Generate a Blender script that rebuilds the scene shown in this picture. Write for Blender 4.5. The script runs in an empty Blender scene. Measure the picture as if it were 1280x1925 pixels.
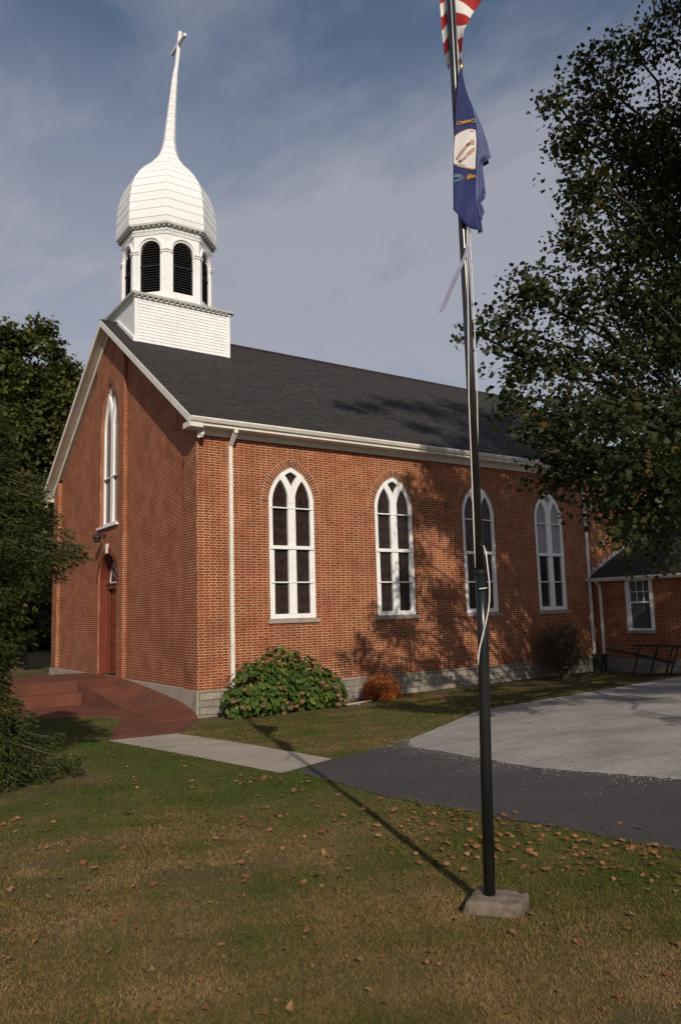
import bpy, bmesh, math, random
import numpy as np
from mathutils import Vector, Matrix
from mathutils.geometry import tessellate_polygon
R = math.radians
scene = bpy.context.scene
col = scene.collection
rnd = random.Random(7)
rng = np.random.default_rng(11)

# ------------------------------------------------------------------ camera
CAM = Vector((-8.5516, -19.1485, 1.9254)); YAW, PITCH, ROLL = 0.965386, 0.129448, -0.028587
cd = bpy.data.cameras.new('camera'); cam = bpy.data.objects.new('camera', cd); col.objects.link(cam)
fw = Vector((math.cos(YAW)*math.cos(PITCH), math.sin(YAW)*math.cos(PITCH), math.sin(PITCH)))
rt0 = Vector((math.sin(YAW), -math.cos(YAW), 0)); up0 = rt0.cross(fw)
rt = math.cos(ROLL)*rt0 + math.sin(ROLL)*up0; up = -math.sin(ROLL)*rt0 + math.cos(ROLL)*up0
cam.matrix_world = Matrix.Translation(CAM) @ Matrix((rt, up, -fw)).transposed().to_4x4()
cd.sensor_fit = 'VERTICAL'; cd.sensor_height = 24.0; cd.lens = 24*1451.75/1925
cd.clip_start = 0.1; cd.clip_end = 2000
scene.camera = cam

# ------------------------------------------------------------------ light
SUN_EL = R(29.3); SUN_AZ = R(68.0)          # horizontal direction the light travels (from +x)
to_sun = Vector((-math.cos(SUN_AZ)*math.cos(SUN_EL), -math.sin(SUN_AZ)*math.cos(SUN_EL), math.sin(SUN_EL)))
ld = bpy.data.lights.new('sun', 'SUN'); ld.energy = 5.0; ld.angle = R(0.6); ld.color = (1.0, 0.885, 0.74)
sun = bpy.data.objects.new('sun', ld); col.objects.link(sun)
sun.rotation_euler = to_sun.to_track_quat('Z', 'Y').to_euler(); sun.location = (0, 0, 60)
w = bpy.data.worlds.new('World'); scene.world = w; w.use_nodes = True
nt = w.node_tree; nt.nodes.clear()
def N(nt, t, **k):
    n = nt.nodes.new(t)
    for a, b in k.items(): setattr(n, a, b)
    return n
sky = N(nt, 'ShaderNodeTexSky', sky_type='NISHITA', sun_disc=False)
sky.sun_elevation = SUN_EL
# Blender: rotation 0 puts the sun at +Y, turning clockwise seen from above
sky.sun_rotation = math.atan2(to_sun.x, to_sun.y)
sky.air_density = 1.0; sky.dust_density = 0.7; sky.ozone_density = 1.0
SKYS = 0.110
tc = N(nt, 'ShaderNodeTexCoord')
sep = N(nt, 'ShaderNodeSeparateXYZ'); nt.links.new(tc.outputs['Generated'], sep.inputs[0])
def mth(nt, op, a, b=None, c=None, clamp=False):
    n = nt.nodes.new('ShaderNodeMath'); n.operation = op; n.use_clamp = clamp
    for i, v in enumerate((a, b, c)):
        if v is None: continue
        if isinstance(v, (int, float)): n.inputs[i].default_value = v
        else: nt.links.new(v, n.inputs[i])
    return n.outputs[0]
def mapping(nt, vec, scale=(1, 1, 1), rot=(0, 0, 0), loc=(0, 0, 0)):
    m = nt.nodes.new('ShaderNodeMapping'); m.inputs['Scale'].default_value = scale
    m.inputs['Rotation'].default_value = rot; m.inputs['Location'].default_value = loc
    nt.links.new(vec, m.inputs['Vector']); return m.outputs[0]
def noise(nt, vec, scale, detail=4, rough=0.55, dist=0.0):
    n = nt.nodes.new('ShaderNodeTexNoise'); n.inputs['Scale'].default_value = scale
    n.inputs['Detail'].default_value = detail; n.inputs['Roughness'].default_value = rough
    n.inputs['Distortion'].default_value = dist
    nt.links.new(vec, n.inputs['Vector']); return n.outputs['Fac']
def ramp(nt, fac, stops):
    n = nt.nodes.new('ShaderNodeValToRGB'); e = n.color_ramp.elements
    while len(e) < len(stops): e.new(0.5)
    for i, (p, c) in enumerate(stops):
        e[i].position = p; e[i].color = (c, c, c, 1) if isinstance(c, (int, float)) else tuple(c)+(1,)
    nt.links.new(fac, n.inputs[0]); return n.outputs[0]
def mix(nt, fac, a, b, mode='MIX'):
    n = nt.nodes.new('ShaderNodeMix'); n.data_type = 'RGBA'; n.blend_type = mode
    for s, v in ((n.inputs[0], fac), (n.inputs[6], a), (n.inputs[7], b)):
        if isinstance(v, (int, float)): s.default_value = v
        elif isinstance(v, tuple): s.default_value = v + (1,) if len(v) == 3 else v
        else: nt.links.new(v, s)
    return n.outputs[2]
# thin cloud veils over the clear sky: direction projected on a layer overhead
zz = mth(nt, 'MAXIMUM', sep.outputs[2], 0.06)
px = mth(nt, 'DIVIDE', sep.outputs[0], zz); py = mth(nt, 'DIVIDE', sep.outputs[1], zz)
cb = N(nt, 'ShaderNodeCombineXYZ'); nt.links.new(px, cb.inputs[0]); nt.links.new(py, cb.inputs[1])
cv = mapping(nt, cb.outputs[0], scale=(1.0, 0.55, 1), rot=(0, 0, R(30)), loc=(1.3, 0.4, 0))
n1 = noise(nt, cv, 0.9, 7, 0.6, 0.6); n2 = noise(nt, cv, 3.2, 6, 0.6, 0.3)
wisp = mth(nt, 'ADD', mth(nt, 'MULTIPLY', n1, 0.7), mth(nt, 'MULTIPLY', n2, 0.3))
low = ramp(nt, mth(nt, 'ADD', sep.outputs[2], mth(nt, 'MULTIPLY', mth(nt, 'SUBTRACT', n1, 0.5), 0.35)), [(0.0, 1.0), (0.38, 0.95), (0.50, 0.55), (0.60, 0.08), (1.0, 0.0)])
cf = mth(nt, 'ADD', ramp(nt, wisp, [(0.43, 0.0), (0.60, 0.85)]), mth(nt, 'MULTIPLY', low, mth(nt, 'ADD', mth(nt, 'MULTIPLY', wisp, 1.1), 0.38)), clamp=True)
lum = mix(nt, mth(nt, 'MULTIPLY', cf, 0.82), sky.outputs[0], (4.8, 4.8, 5.45))
bg = N(nt, 'ShaderNodeBackground'); bg.inputs['Strength'].default_value = SKYS
nt.links.new(lum, bg.inputs['Color'])
wo = N(nt, 'ShaderNodeOutputWorld'); nt.links.new(bg.outputs[0], wo.inputs[0])
vs = scene.view_settings; vs.view_transform = 'Standard'; vs.look = 'None'; vs.gamma = 1.0; vs.exposure = -0.42
scene.cycles.max_bounces = 6; scene.cycles.transparent_max_bounces = 6

# ------------------------------------------------------------------ object helpers
def tag(o, label=None, cat=None, group=None, kind=None):
    if label: o['label'] = label
    if cat: o['category'] = cat
    if group: o['group'] = group
    if kind: o['kind'] = kind
    return o
def thing(name, label, cat, loc=(0, 0, 0), group=None, parent=None):
    o = bpy.data.objects.new(name, None); col.objects.link(o); o.empty_display_size = 0.2
    o.location = loc; WORLD[o.name] = Vector(loc)
    return tag(o, label, cat, group)
class MB:
    """collects world-space polygons, builds one mesh object"""
    def __init__(s): s.v = []; s.f = []; s.m = []
    def poly(s, pts, mi=0):
        k = len(s.v); s.v += [tuple(p) for p in pts]; s.f.append(tuple(range(k, k+len(pts)))); s.m.append(mi)
    def box(s, a, b, mi=0):
        (x0, y0, z0), (x1, y1, z1) = [min(p, q) for p, q in zip(a, b)], [max(p, q) for p, q in zip(a, b)]
        s.hexa([(x0, y0, z0), (x1, y0, z0), (x1, y1, z0), (x0, y1, z0), (x0, y0, z1), (x1, y0, z1), (x1, y1, z1), (x0, y1, z1)], mi)
    def hexa(s, p, mi=0):
        k = len(s.v); s.v += [tuple(q) for q in p]
        for f in ((0, 3, 2, 1), (4, 5, 6, 7), (0, 1, 5, 4), (1, 2, 6, 5), (2, 3, 7, 6), (3, 0, 4, 7)):
            s.f.append(tuple(k+i for i in f)); s.m.append(mi)
    def prism(s, pts, ext, mi=0):
        """closed polygon pts (3D) swept by vector ext"""
        n = len(pts); e = Vector(ext); k = len(s.v)
        P = [Vector(p) for p in pts]
        s.v += [tuple(p) for p in P] + [tuple(p+e) for p in P]
        for tri in tessellate_polygon([P]):
            s.f.append(tuple(k+i for i in tri)); s.m.append(mi); s.f.append(tuple(k+n+i for i in reversed(tri))); s.m.append(mi)
        for i in range(n):
            j = (i+1) % n; s.f.append((k+i, k+j, k+n+j, k+n+i)); s.m.append(mi)
    def holed(s, outer, holes, mi=0):
        loops = [[Vector(p) for p in outer]] + [[Vector(p) for p in h] for h in holes]
        k = len(s.v); al = [p for l in loops for p in l]; s.v += [tuple(p) for p in al]
        for tri in tessellate_polygon(loops): s.f.append(tuple(k+i for i in tri)); s.m.append(mi)
    def rim(s, loop, ext, mi=0):
        e = Vector(ext); n = len(loop)
        for i in range(n):
            a, b = Vector(loop[i]), Vector(loop[(i+1) % n]); s.poly([a, b, b+e, a+e], mi)
    def tube(s, pts, rad, seg=8, mi=0, cap=True):
        P = [Vector(p) for p in pts]; n = len(P); k = len(s.v)
        rs = rad if isinstance(rad, (list, tuple)) else [rad]*n
        ref = Vector((0, 0, 1)) if abs((P[-1]-P[0]).normalized().z) < .9 else Vector((1, 0, 0))
        for i in range(n):
            d = (P[min(i+1, n-1)]-P[max(i-1, 0)]).normalized(); a = d.cross(ref).normalized(); b = d.cross(a)
            for j in range(seg):
                t = 2*math.pi*j/seg; s.v.append(tuple(P[i]+rs[i]*(math.cos(t)*a+math.sin(t)*b)))
        for i in range(n-1):
            for j in range(seg):
                q = (j+1) % seg; s.f.append((k+i*seg+j, k+i*seg+q, k+(i+1)*seg+q, k+(i+1)*seg+j)); s.m.append(mi)
        if cap:
            s.f.append(tuple(k+j for j in range(seg))); s.m.append(mi)
            s.f.append(tuple(k+(n-1)*seg+j for j in reversed(range(seg)))); s.m.append(mi)
    def lathe(s, prof, c, seg=16, mi=0):
        k = len(s.v); n = len(prof)
        for (r, z) in prof:
            for j in range(seg):
                t = 2*math.pi*j/seg; s.v.append((c[0]+r*math.cos(t), c[1]+r*math.sin(t), c[2]+z))
        for i in range(n-1):
            for j in range(seg):
                q = (j+1) % seg; s.f.append((k+i*seg+j, k+i*seg+q, k+(i+1)*seg+q, k+(i+1)*seg+j)); s.m.append(mi)
    def build(s, name, mats, parent=None, smooth=False, fix=True, bevel=0):
        me = bpy.data.meshes.new(name); me.from_pydata(s.v, [], s.f)
        for m in (mats if isinstance(mats, (list, tuple)) else [mats]): me.materials.append(m)
        me.polygons.foreach_set('material_index', s.m)
        if fix:
            bm = bmesh.new(); bm.from_mesh(me); bmesh.ops.recalc_face_normals(bm, faces=bm.faces); bm.to_mesh(me); bm.free()
        if smooth: me.polygons.foreach_set('use_smooth', [True]*len(me.polygons))
        me.update(); o = bpy.data.objects.new(name, me); col.objects.link(o)
        if bevel:
            b = o.modifiers.new('bevel', 'BEVEL'); b.width = bevel; b.segments = 2; b.limit_method = 'ANGLE'
        if parent:
            o.parent = parent; o.matrix_parent_inverse = Matrix.Translation(parent_loc(parent)).inverted()
        return o
def parent_loc(p): return WORLD.get(p.name, Vector((0, 0, 0)))
WORLD = {}
def fast_mesh(name, verts, faces, mats, parent=None, smooth=False, attr=None):
    """verts (n,3) float, faces (m,k) int of equal k"""
    me = bpy.data.meshes.new(name); n, m, k = len(verts), len(faces), faces.shape[1]
    me.vertices.add(n); me.vertices.foreach_set('co', verts.astype(np.float32).ravel())
    me.loops.add(m*k); me.loops.foreach_set('vertex_index', faces.astype(np.int32).ravel())
    me.polygons.add(m); me.polygons.foreach_set('loop_start', np.arange(0, m*k, k, dtype=np.int32))
    me.update(calc_edges=True)
    for mt in (mats if isinstance(mats, (list, tuple)) else [mats]): me.materials.append(mt)
    if attr is not None:
        a = me.attributes.new('tone', 'FLOAT', 'POINT'); a.data.foreach_set('value', attr.astype(np.float32))
    if smooth: me.polygons.foreach_set('use_smooth', [True]*m)
    o = bpy.data.objects.new(name, me); col.objects.link(o)
    if parent: o.parent = parent; o.matrix_parent_inverse = Matrix.Translation(parent_loc(parent)).inverted()
    return o

# ------------------------------------------------------------------ materials
def newmat(name, rough=0.8, spec=0.3):
    m = bpy.data.materials.new(name); m.use_nodes = True; t = m.node_tree
    b = t.nodes['Principled BSDF']; b.inputs['Roughness'].default_value = rough
    b.inputs['Specular IOR Level'].default_value = spec
    return m, t, b
def bump(t, b, h, strength=0.3, dist=0.01):
    n = t.nodes.new('ShaderNodeBump'); n.inputs['Strength'].default_value = strength; n.inputs['Distance'].default_value = dist
    t.links.new(h, n.inputs['Height']); t.links.new(n.outputs[0], b.inputs['Normal'])
def pos(t): return t.nodes.new('ShaderNodeNewGeometry')
def varied(name, c0, c1, scale=2.0, rough=0.7, spec=0.3, bs=0.0, bscale=40, detail=6, p0=.35, p1=.68, dirt=None):
    m, t, b = newmat(name, rough, spec); g = pos(t).outputs['Position']
    f = noise(t, g, scale, detail, 0.62)
    c = mix(t, ramp(t, f, [(p0, 0.0), (p1, 1.0)]), c0, c1)
    if dirt:
        c = mix(t, ramp(t, noise(t, g, dirt[1], 5, .7), [(.55, 0.0), (.75, dirt[2])]), c, dirt[0])
    t.links.new(c, b.inputs['Base Color'])
    if bs: bump(t, b, noise(t, g, bscale, 4, .6), bs, 0.01)
    return m
def brick_material(name, cA, cB, cC, mortar, course=0.0715, period=0.355, patch=None):
    """Flemish bond: stretcher and header alternate in each course, headers centred over stretchers"""
    m, t, b = newmat(name, 0.88, 0.2); G = pos(t)
    sp = t.nodes.new('ShaderNodeSeparateXYZ'); t.links.new(G.outputs['Position'], sp.inputs[0])
    sn = t.nodes.new('ShaderNodeSeparateXYZ'); t.links.new(G.outputs['True Normal'], sn.inputs[0])
    isx = mth(t, 'GREATER_THAN', mth(t, 'ABSOLUTE', sn.outputs[0]), 0.6)
    u = mth(t, 'ADD', mth(t, 'MULTIPLY', sp.outputs[0], mth(t, 'SUBTRACT', 1.0, isx)), mth(t, 'MULTIPLY', sp.outputs[1], isx))
    wob = noise(t, G.outputs['Position'], 3.0, 2)
    zc = mth(t, 'ADD', mth(t, 'DIVIDE', sp.outputs[2], course), mth(t, 'MULTIPLY', mth(t, 'SUBTRACT', wob, .5), .25))
    row = mth(t, 'FLOOR', zc); fv = mth(t, 'FRACT', zc)
    odd = mth(t, 'MODULO', mth(t, 'ADD', row, 1000), 2.0)
    uc = mth(t, 'ADD', mth(t, 'ADD', mth(t, 'DIVIDE', u, period), mth(t, 'MULTIPLY', odd, 0.5)),
             mth(t, 'MULTIPLY', mth(t, 'SINE', mth(t, 'MULTIPLY', row, 2.7)), 0.03))
    ui = mth(t, 'FLOOR', uc); fu = mth(t, 'FRACT', uc)
    hdr = mth(t, 'GREATER_THAN', fu, 0.65)
    # distance (metres) to the nearest vertical joint
    d0 = mth(t, 'MINIMUM', fu, mth(t, 'SUBTRACT', 1.0, fu)); d1 = mth(t, 'ABSOLUTE', mth(t, 'SUBTRACT', fu, 0.65))
    du = mth(t, 'MULTIPLY', mth(t, 'MINIMUM', d0, d1), period)
    dv = mth(t, 'MULTIPLY', mth(t, 'MINIMUM', fv, mth(t, 'SUBTRACT', 1.0, fv)), course)
    rag = mth(t, 'MULTIPLY', mth(t, 'SUBTRACT', noise(t, G.outputs['Position'], 60, 2), .5), 0.006)
    d = mth(t, 'ADD', mth(t, 'MINIMUM', du, dv), rag)
    isb = mth(t, 'SMOOTH_MIN', 1.0, mth(t, 'MULTIPLY', mth(t, 'MAXIMUM', mth(t, 'SUBTRACT', d, 0.0068), 0.0), 400), 0.01, clamp=True)
    idv = t.nodes.new('ShaderNodeCombineXYZ'); t.links.new(mth(t, 'ADD', mth(t, 'MULTIPLY', ui, 2.0), hdr), idv.inputs[0])
    t.links.new(row, idv.inputs[1]); t.links.new(isx, idv.inputs[2])
    wn = t.nodes.new('ShaderNodeTexWhiteNoise'); wn.noise_dimensions = '3D'; t.links.new(idv.outputs[0], wn.inputs['Vector'])
    bc = ramp(t, wn.outputs['Value'], [(0.0, cB), (0.10, cA), (0.75, cA), (0.93, cC), (1.0, cC)])
    big = noise(t, G.outputs['Position'], 0.7, 5, .65)
    bc = mix(t, ramp(t, big, [(.35, 0.0), (.66, .7)]), bc, tuple(x*.58 for x in cA)); bc = mix(t, ramp(t, noise(t, G.outputs['Position'], .28, 4, .6), [(.42, 0.0), (.62, .45)]), bc, tuple(x*k for x, k in zip(cA, (.80, 1.05, 1.25))))
    mo = mix(t, ramp(t, noise(t, G.outputs['Position'], 1.6, 4), [(.38, 0.0), (.62, 1.0)]), mortar, tuple(x*.58 for x in mortar))
    c = mix(t, isb, mo, bc)
    # grime towards the ground line: a stain with its own shape
    st = mth(t, 'MULTIPLY', ramp(t, mth(t, 'DIVIDE', mth(t, 'ADD', sp.outputs[2], 0.2), 2.0), [(0.0, 1.0), (1.0, 0.0)]), ramp(t, noise(t, G.outputs['Position'], 1.1, 5, .7), [(.45, 0.0), (.8, .5)]))
    c = mix(t, st, c, (0.11, 0.06, 0.045))
    t.links.new(c, b.inputs['Base Color'])
    bump(t, b, isb, 0.6, 0.006)
    return m
MAT = {}
MAT['brick'] = brick_material('red_brick', (0.235, 0.046, 0.020), (0.095, 0.025, 0.016), (0.33, 0.075, 0.027), (0.62, 0.41, 0.235))
MAT['brick_front'] = brick_material('red_brick_front', (0.27, 0.050, 0.021), (0.12, 0.029, 0.017), (0.35, 0.075, 0.027), (0.58, 0.385, 0.225))
# single voussoir bricks
m, t, b = newmat('arch_brick', .88, .2); g = pos(t)
t.links.new(ramp(t, g.outputs['Random Per Island'], [(0, (0.09, 0.03, 0.02)), (.4, (0.18, 0.05, 0.028)), (1, (0.25, 0.075, 0.035))]), b.inputs['Base Color']); MAT['vouss'] = m
MAT['mortar'] = varied('mortar', (0.64, 0.46, 0.29), (0.5, 0.36, 0.24), 8, .9)
MAT['white'] = varied('white_paint', (0.85, 0.855, 0.86), (0.78, 0.78, 0.775), 1.7, .45, .4, dirt=((0.45, 0.43, 0.40), 5, .45))
MAT['white_trim'] = varied('white_trim_paint', (0.78, 0.75, 0.69), (0.66, 0.63, 0.57), 2.5, .5, .4, dirt=((0.35, 0.32, 0.27), 7, .5))
MAT['dark_metal_trim'] = varied('weathered_cornice', (0.46, 0.47, 0.44), (0.30, 0.31, 0.29), 6, .6)
MAT['louver'] = varied('dark_louver', (0.014, 0.015, 0.016), (0.025, 0.026, 0.027), 5, .7)
MAT['concrete'] = varied('painted_concrete', (0.36, 0.31, 0.26), (0.27, 0.23, 0.19), 1.8, .85, bs=.3, dirt=((0.15, 0.12, 0.1), 3, .6))
MAT['walk'] = varied('sidewalk_concrete', (0.40, 0.35, 0.29), (0.29, 0.25, 0.205), 1.3, .9, bs=.3, bscale=90, dirt=((0.2, 0.17, 0.14), 6, .5))
MAT['redc'] = varied('red_painted_concrete', (0.15, 0.052, 0.030), (0.10, 0.036, 0.023), 1.4, .75, bs=.25, bscale=60, dirt=((0.10, 0.045, 0.035), 3, .7))
MAT['door'] = varied('oxblood_door_paint', (0.165, 0.036, 0.019), (0.125, 0.028, 0.016), 3, .42, .5)
MAT['brass'] = varied('brass', (0.5, 0.33, 0.12), (0.4, 0.26, 0.1), 9, .3); MAT['brass'].node_tree.nodes['Principled BSDF'].inputs['Metallic'].default_value = 1
MAT['black'] = varied('black_pole_paint', (0.007, 0.008, 0.009), (0.012, 0.012, 0.012), 5, .30, .5)
MAT['dark_alu'] = varied('weathered_dark_aluminium', (0.09, 0.09, 0.092), (0.05, 0.05, 0.052), 4, .27, .5); MAT['dark_alu'].node_tree.nodes['Principled BSDF'].inputs['Metallic'].default_value = .85
MAT['black_iron'] = varied('black_iron', (0.012, 0.012, 0.012), (0.02, 0.018, 0.016), 7, .6, .4)
MAT['steel'] = varied('worn_steel', (0.4, 0.4, 0.4), (0.25, 0.25, 0.25), 30, .35, .5); MAT['steel'].node_tree.nodes['Principled BSDF'].inputs['Metallic'].default_value = .8
MAT['rope'] = varied('white_rope', (0.72, 0.68, 0.62), (0.55, 0.5, 0.45), 60, .8)
MAT['bark'] = varied('bark', (0.10, 0.08, 0.06), (0.05, 0.04, 0.03), 9, .95, bs=.8, bscale=20)
MAT['pale_bark'] = varied('sycamore_bark', (0.042, 0.036, 0.028), (0.024, 0.02, 0.016), 3, .9, bs=.5, bscale=15)
MAT['wood'] = varied('weathered_wood', (0.5, 0.47, 0.42), (0.3, 0.27, 0.23), 9, .8)
MAT['slab'] = varied('old_slab', (0.23, 0.18, 0.135), (0.10, 0.08, 0.062), 6, .95, bs=.9, bscale=30, dirt=((0.07, 0.055, 0.045), 9, .8))
MAT['screen'] = varied('pale_screen', (0.33, 0.33, 0.34), (0.27, 0.27, 0.28), 2, .6)
for nm_ in ('white', 'white_trim'):
    t = MAT[nm_].node_tree; b = t.nodes['Principled BSDF']; src = b.inputs['Base Color'].links[0].from_socket; g = pos(t).outputs['Position']
    st_ = mth(t, 'MULTIPLY', ramp(t, noise(t, mapping(t, g, scale=(5, 5, .55)), 2.2, 6, .75), [(.52, 0.0), (.72, 1.0)]), ramp(t, noise(t, g, .9, 3), [(.4, 0.0), (.6, .42)]))
    t.links.new(mix(t, st_, src, (0.40, 0.37, 0.31)), b.inputs['Base Color']); bump(t, b, noise(t, g, 18, 4), .12, .01)
# limestone blocks
m, t, b = newmat('rough_limestone', .95, .15); g = pos(t).outputs['Position']
bk = t.nodes.new('ShaderNodeTexBrick'); sp = t.nodes.new('ShaderNodeSeparateXYZ'); t.links.new(g, sp.inputs[0])
cbn = t.nodes.new('ShaderNodeCombineXYZ'); t.links.new(mth(t, 'ADD', sp.outputs[0], sp.outputs[1]), cbn.inputs[0]); t.links.new(mth(t, 'ADD', sp.outputs[2], mth(t, 'MULTIPLY', noise(t, g, 1.5, 3), .12)), cbn.inputs[1])
t.links.new(cbn.outputs[0], bk.inputs['Vector']); bk.inputs['Scale'].default_value = 1.0; bk.inputs['Brick Width'].default_value = .62; bk.inputs['Row Height'].default_value = .19; bk.offset = .37; bk.squash = 1.5; bk.squash_frequency = 3
bk.inputs['Mortar Size'].default_value = .012; bk.inputs['Color1'].default_value = (0.40, 0.355, 0.29, 1); bk.inputs['Color2'].default_value = (0.27, 0.24, 0.20, 1); bk.inputs['Mortar'].default_value = (0.15, 0.13, 0.11, 1)
c = mix(t, ramp(t, noise(t, g, 7, 6, .7), [(.35, 0.0), (.7, .7)]), bk.outputs['Color'], (0.17, 0.16, 0.145)); t.links.new(c, b.inputs['Base Color'])
bump(t, b, mth(t, 'ADD', noise(t, g, 9, 6, .7), mth(t, 'MULTIPLY', bk.outputs['Fac'], -.6)), 1.0, .05); MAT['stone'] = m
# asphalt shingles
m, t, b = newmat('charcoal_shingles', .92, .2); g = pos(t).outputs['Position']; sp = t.nodes.new('ShaderNodeSeparateXYZ'); t.links.new(g, sp.inputs[0])
rowz = mth(t, 'DIVIDE', sp.outputs[2], 0.082); rf = mth(t, 'FLOOR', rowz); fr = mth(t, 'FRACT', rowz)
off = mth(t, 'MULTIPLY', mth(t, 'MODULO', rf, 3.0), .11)
sx = mth(t, 'FLOOR', mth(t, 'DIVIDE', mth(t, 'ADD', mth(t, 'ADD', sp.outputs[0], mth(t, 'MULTIPLY', sp.outputs[1], 0.001)), off), .19))
idv = t.nodes.new('ShaderNodeCombineXYZ'); t.links.new(sx, idv.inputs[0]); t.links.new(rf, idv.inputs[1])
wn = t.nodes.new('ShaderNodeTexWhiteNoise'); t.links.new(idv.outputs[0], wn.inputs['Vector'])
c = ramp(t, wn.outputs['Value'], [(0, (0.024, 0.024, 0.027)), (.55, (0.038, 0.037, 0.038)), (.85, (0.05, 0.045, 0.042)), (1, (0.068, 0.052, 0.043))])
c = mix(t, ramp(t, noise(t, g, .45, 6, .65), [(.35, 0.0), (.7, .6)]), c, (0.038, 0.032, 0.029))
c = mix(t, mth(t, 'LESS_THAN', fr, .14), c, (0.014, 0.014, 0.015)); t.links.new(c, b.inputs['Base Color']); bump(t, b, mth(t, 'ADD', mth(t, 'SUBTRACT', 1.0, fr), noise(t, g, 160, 2)), .5, .012); MAT['roof'] = m
# stained glass
def glass(name, base, lead, hue2, light=False):
    m, t, b = newmat(name, .22, .35); g = pos(t); sp = t.nodes.new('ShaderNodeSeparateXYZ'); t.links.new(g.outputs['Position'], sp.inputs[0])
    sn = t.nodes.new('ShaderNodeSeparateXYZ'); t.links.new(g.outputs['True Normal'], sn.inputs[0]); isx = mth(t, 'GREATER_THAN', mth(t, 'ABSOLUTE', sn.outputs[0]), .6)
    u = mth(t, 'ADD', mth(t, 'MULTIPLY', sp.outputs[0], mth(t, 'SUBTRACT', 1.0, isx)), mth(t, 'MULTIPLY', sp.outputs[1], isx))
    a = mth(t, 'ABSOLUTE', mth(t, 'SUBTRACT', mth(t, 'FRACT', mth(t, 'DIVIDE', u, .23)), .5)); c_ = mth(t, 'ABSOLUTE', mth(t, 'SUBTRACT', mth(t, 'FRACT', mth(t, 'DIVIDE', sp.outputs[2], .36)), .5))
    s = mth(t, 'ADD', a, c_)
    l1 = mth(t, 'LESS_THAN', mth(t, 'ABSOLUTE', mth(t, 'SUBTRACT', s, .78)), .03); l2 = mth(t, 'LESS_THAN', a, .03); l3 = mth(t, 'MULTIPLY', mth(t, 'LESS_THAN', c_, .02), mth(t, 'GREATER_THAN', a, .2))
    led = mth(t, 'MAXIMUM', l1, mth(t, 'MAXIMUM', mth(t, 'MULTIPLY', l2, mth(t, 'GREATER_THAN', c_, .22)), l3))
    dia = mth(t, 'LESS_THAN', s, .17)
    cc = mix(t, ramp(t, noise(t, g.outputs['Position'], 6, 3), [(.4, 0.0), (.62, 1.0)]), base, hue2)
    cc = mix(t, dia, cc, (0.008, 0.009, 0.016)); cc = mix(t, led, cc, lead); t.links.new(cc, b.inputs['Base Color'])
    bump(t, b, mth(t, 'ADD', led, noise(t, g.outputs['Position'], 9, 3)), .25, .004)
    return m
MAT['glass'] = glass('stained_glass', (0.034, 0.018, 0.013), (0.052, 0.044, 0.036), (0.018, 0.012, 0.013))
MAT['glass_amber'] = glass('amber_stained_glass', (0.10, 0.055, 0.022), (0.12, 0.1, 0.07), (0.10, 0.04, 0.03))
m, t, b = newmat('dark_window_glass', .08, .6); b.inputs['Base Color'].default_value = (0.02, 0.025, 0.028, 1); MAT['pane'] = m
m, t, b = newmat('curtained_glass', .15, .6); g = pos(t).outputs['Position']
t.links.new(mix(t, ramp(t, noise(t, mapping(t, g, scale=(1, 14, .6)), 2.5, 3), [(.35, 0.0), (.65, 1.0)]), (0.09, 0.11, 0.11), (0.045, 0.06, 0.062)), b.inputs['Base Color']); MAT['curtain'] = m
# leaves
def leafmat(name, stops, transl=.25, rough=.55):
    m = bpy.data.materials.new(name); m.use_nodes = True; t = m.node_tree; t.nodes.clear()
    g = pos(t); c = ramp(t, g.outputs['Random Per Island'], stops)
    br = noise(t, g.outputs['Position'], .9, 3); c = mix(t, ramp(t, br, [(.3, 0.0), (.7, .35)]), c, stops[0][1])
    p = t.nodes.new('ShaderNodeBsdfPrincipled'); p.inputs['Roughness'].default_value = rough; p.inputs['Specular IOR Level'].default_value = .25
    tr = t.nodes.new('ShaderNodeBsdfTranslucent'); mx = t.nodes.new('ShaderNodeMixShader'); mx.inputs[0].default_value = transl
    o = t.nodes.new('ShaderNodeOutputMaterial'); t.links.new(c, p.inputs['Base Color']); t.links.new(c, tr.inputs['Color'])
    t.links.new(p.outputs[0], mx.inputs[1]); t.links.new(tr.outputs[0], mx.inputs[2]); t.links.new(mx.outputs[0], o.inputs[0]); return m
MAT['syc_leaf'] = leafmat('sycamore_leaves', [(0, (0.015, 0.025, 0.008)), (.45, (0.028, 0.042, 0.011)), (.88, (0.052, 0.064, 0.015)), (.97, (0.12, 0.09, 0.02)), (1, (0.15, 0.075, 0.02))])
MAT['maple_leaf'] = leafmat('maple_leaves', [(0, (0.044, 0.062, 0.014)), (.5, (0.072, 0.092, 0.02)), (.86, (0.105, 0.11, 0.024)), (1, (0.18, 0.10, 0.02))])
MAT['dark_leaf'] = leafmat('distant_leaves', [(0, (0.014, 0.022, 0.008)), (.6, (0.026, 0.036, 0.012)), (1, (0.05, 0.055, 0.016))])
MAT['needle'] = leafmat('spruce_needles', [(0, (0.024, 0.036, 0.009)), (.6, (0.048, 0.06, 0.014)), (1, (0.095, 0.09, 0.02))], .08)
MAT['hyd_leaf'] = leafmat('hydrangea_leaves', [(0, (0.036, 0.070, 0.012)), (.5, (0.062, 0.108, 0.018)), (.86, (0.105, 0.15, 0.026)), (1, (0.20, 0.20, 0.035))], .22, .7)
MAT['flower'] = leafmat('dried_hydrangea_petals', [(0, (0.20, 0.10, 0.065)), (.6, (0.32, 0.17, 0.10)), (1, (0.38, 0.25, 0.15))], .1)
MAT['orange_leaf'] = leafmat('rust_shrub_leaves', [(0, (0.26, 0.06, 0.018)), (.6, (0.46, 0.13, 0.03)), (1, (0.55, 0.22, 0.04))], .15)
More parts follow.
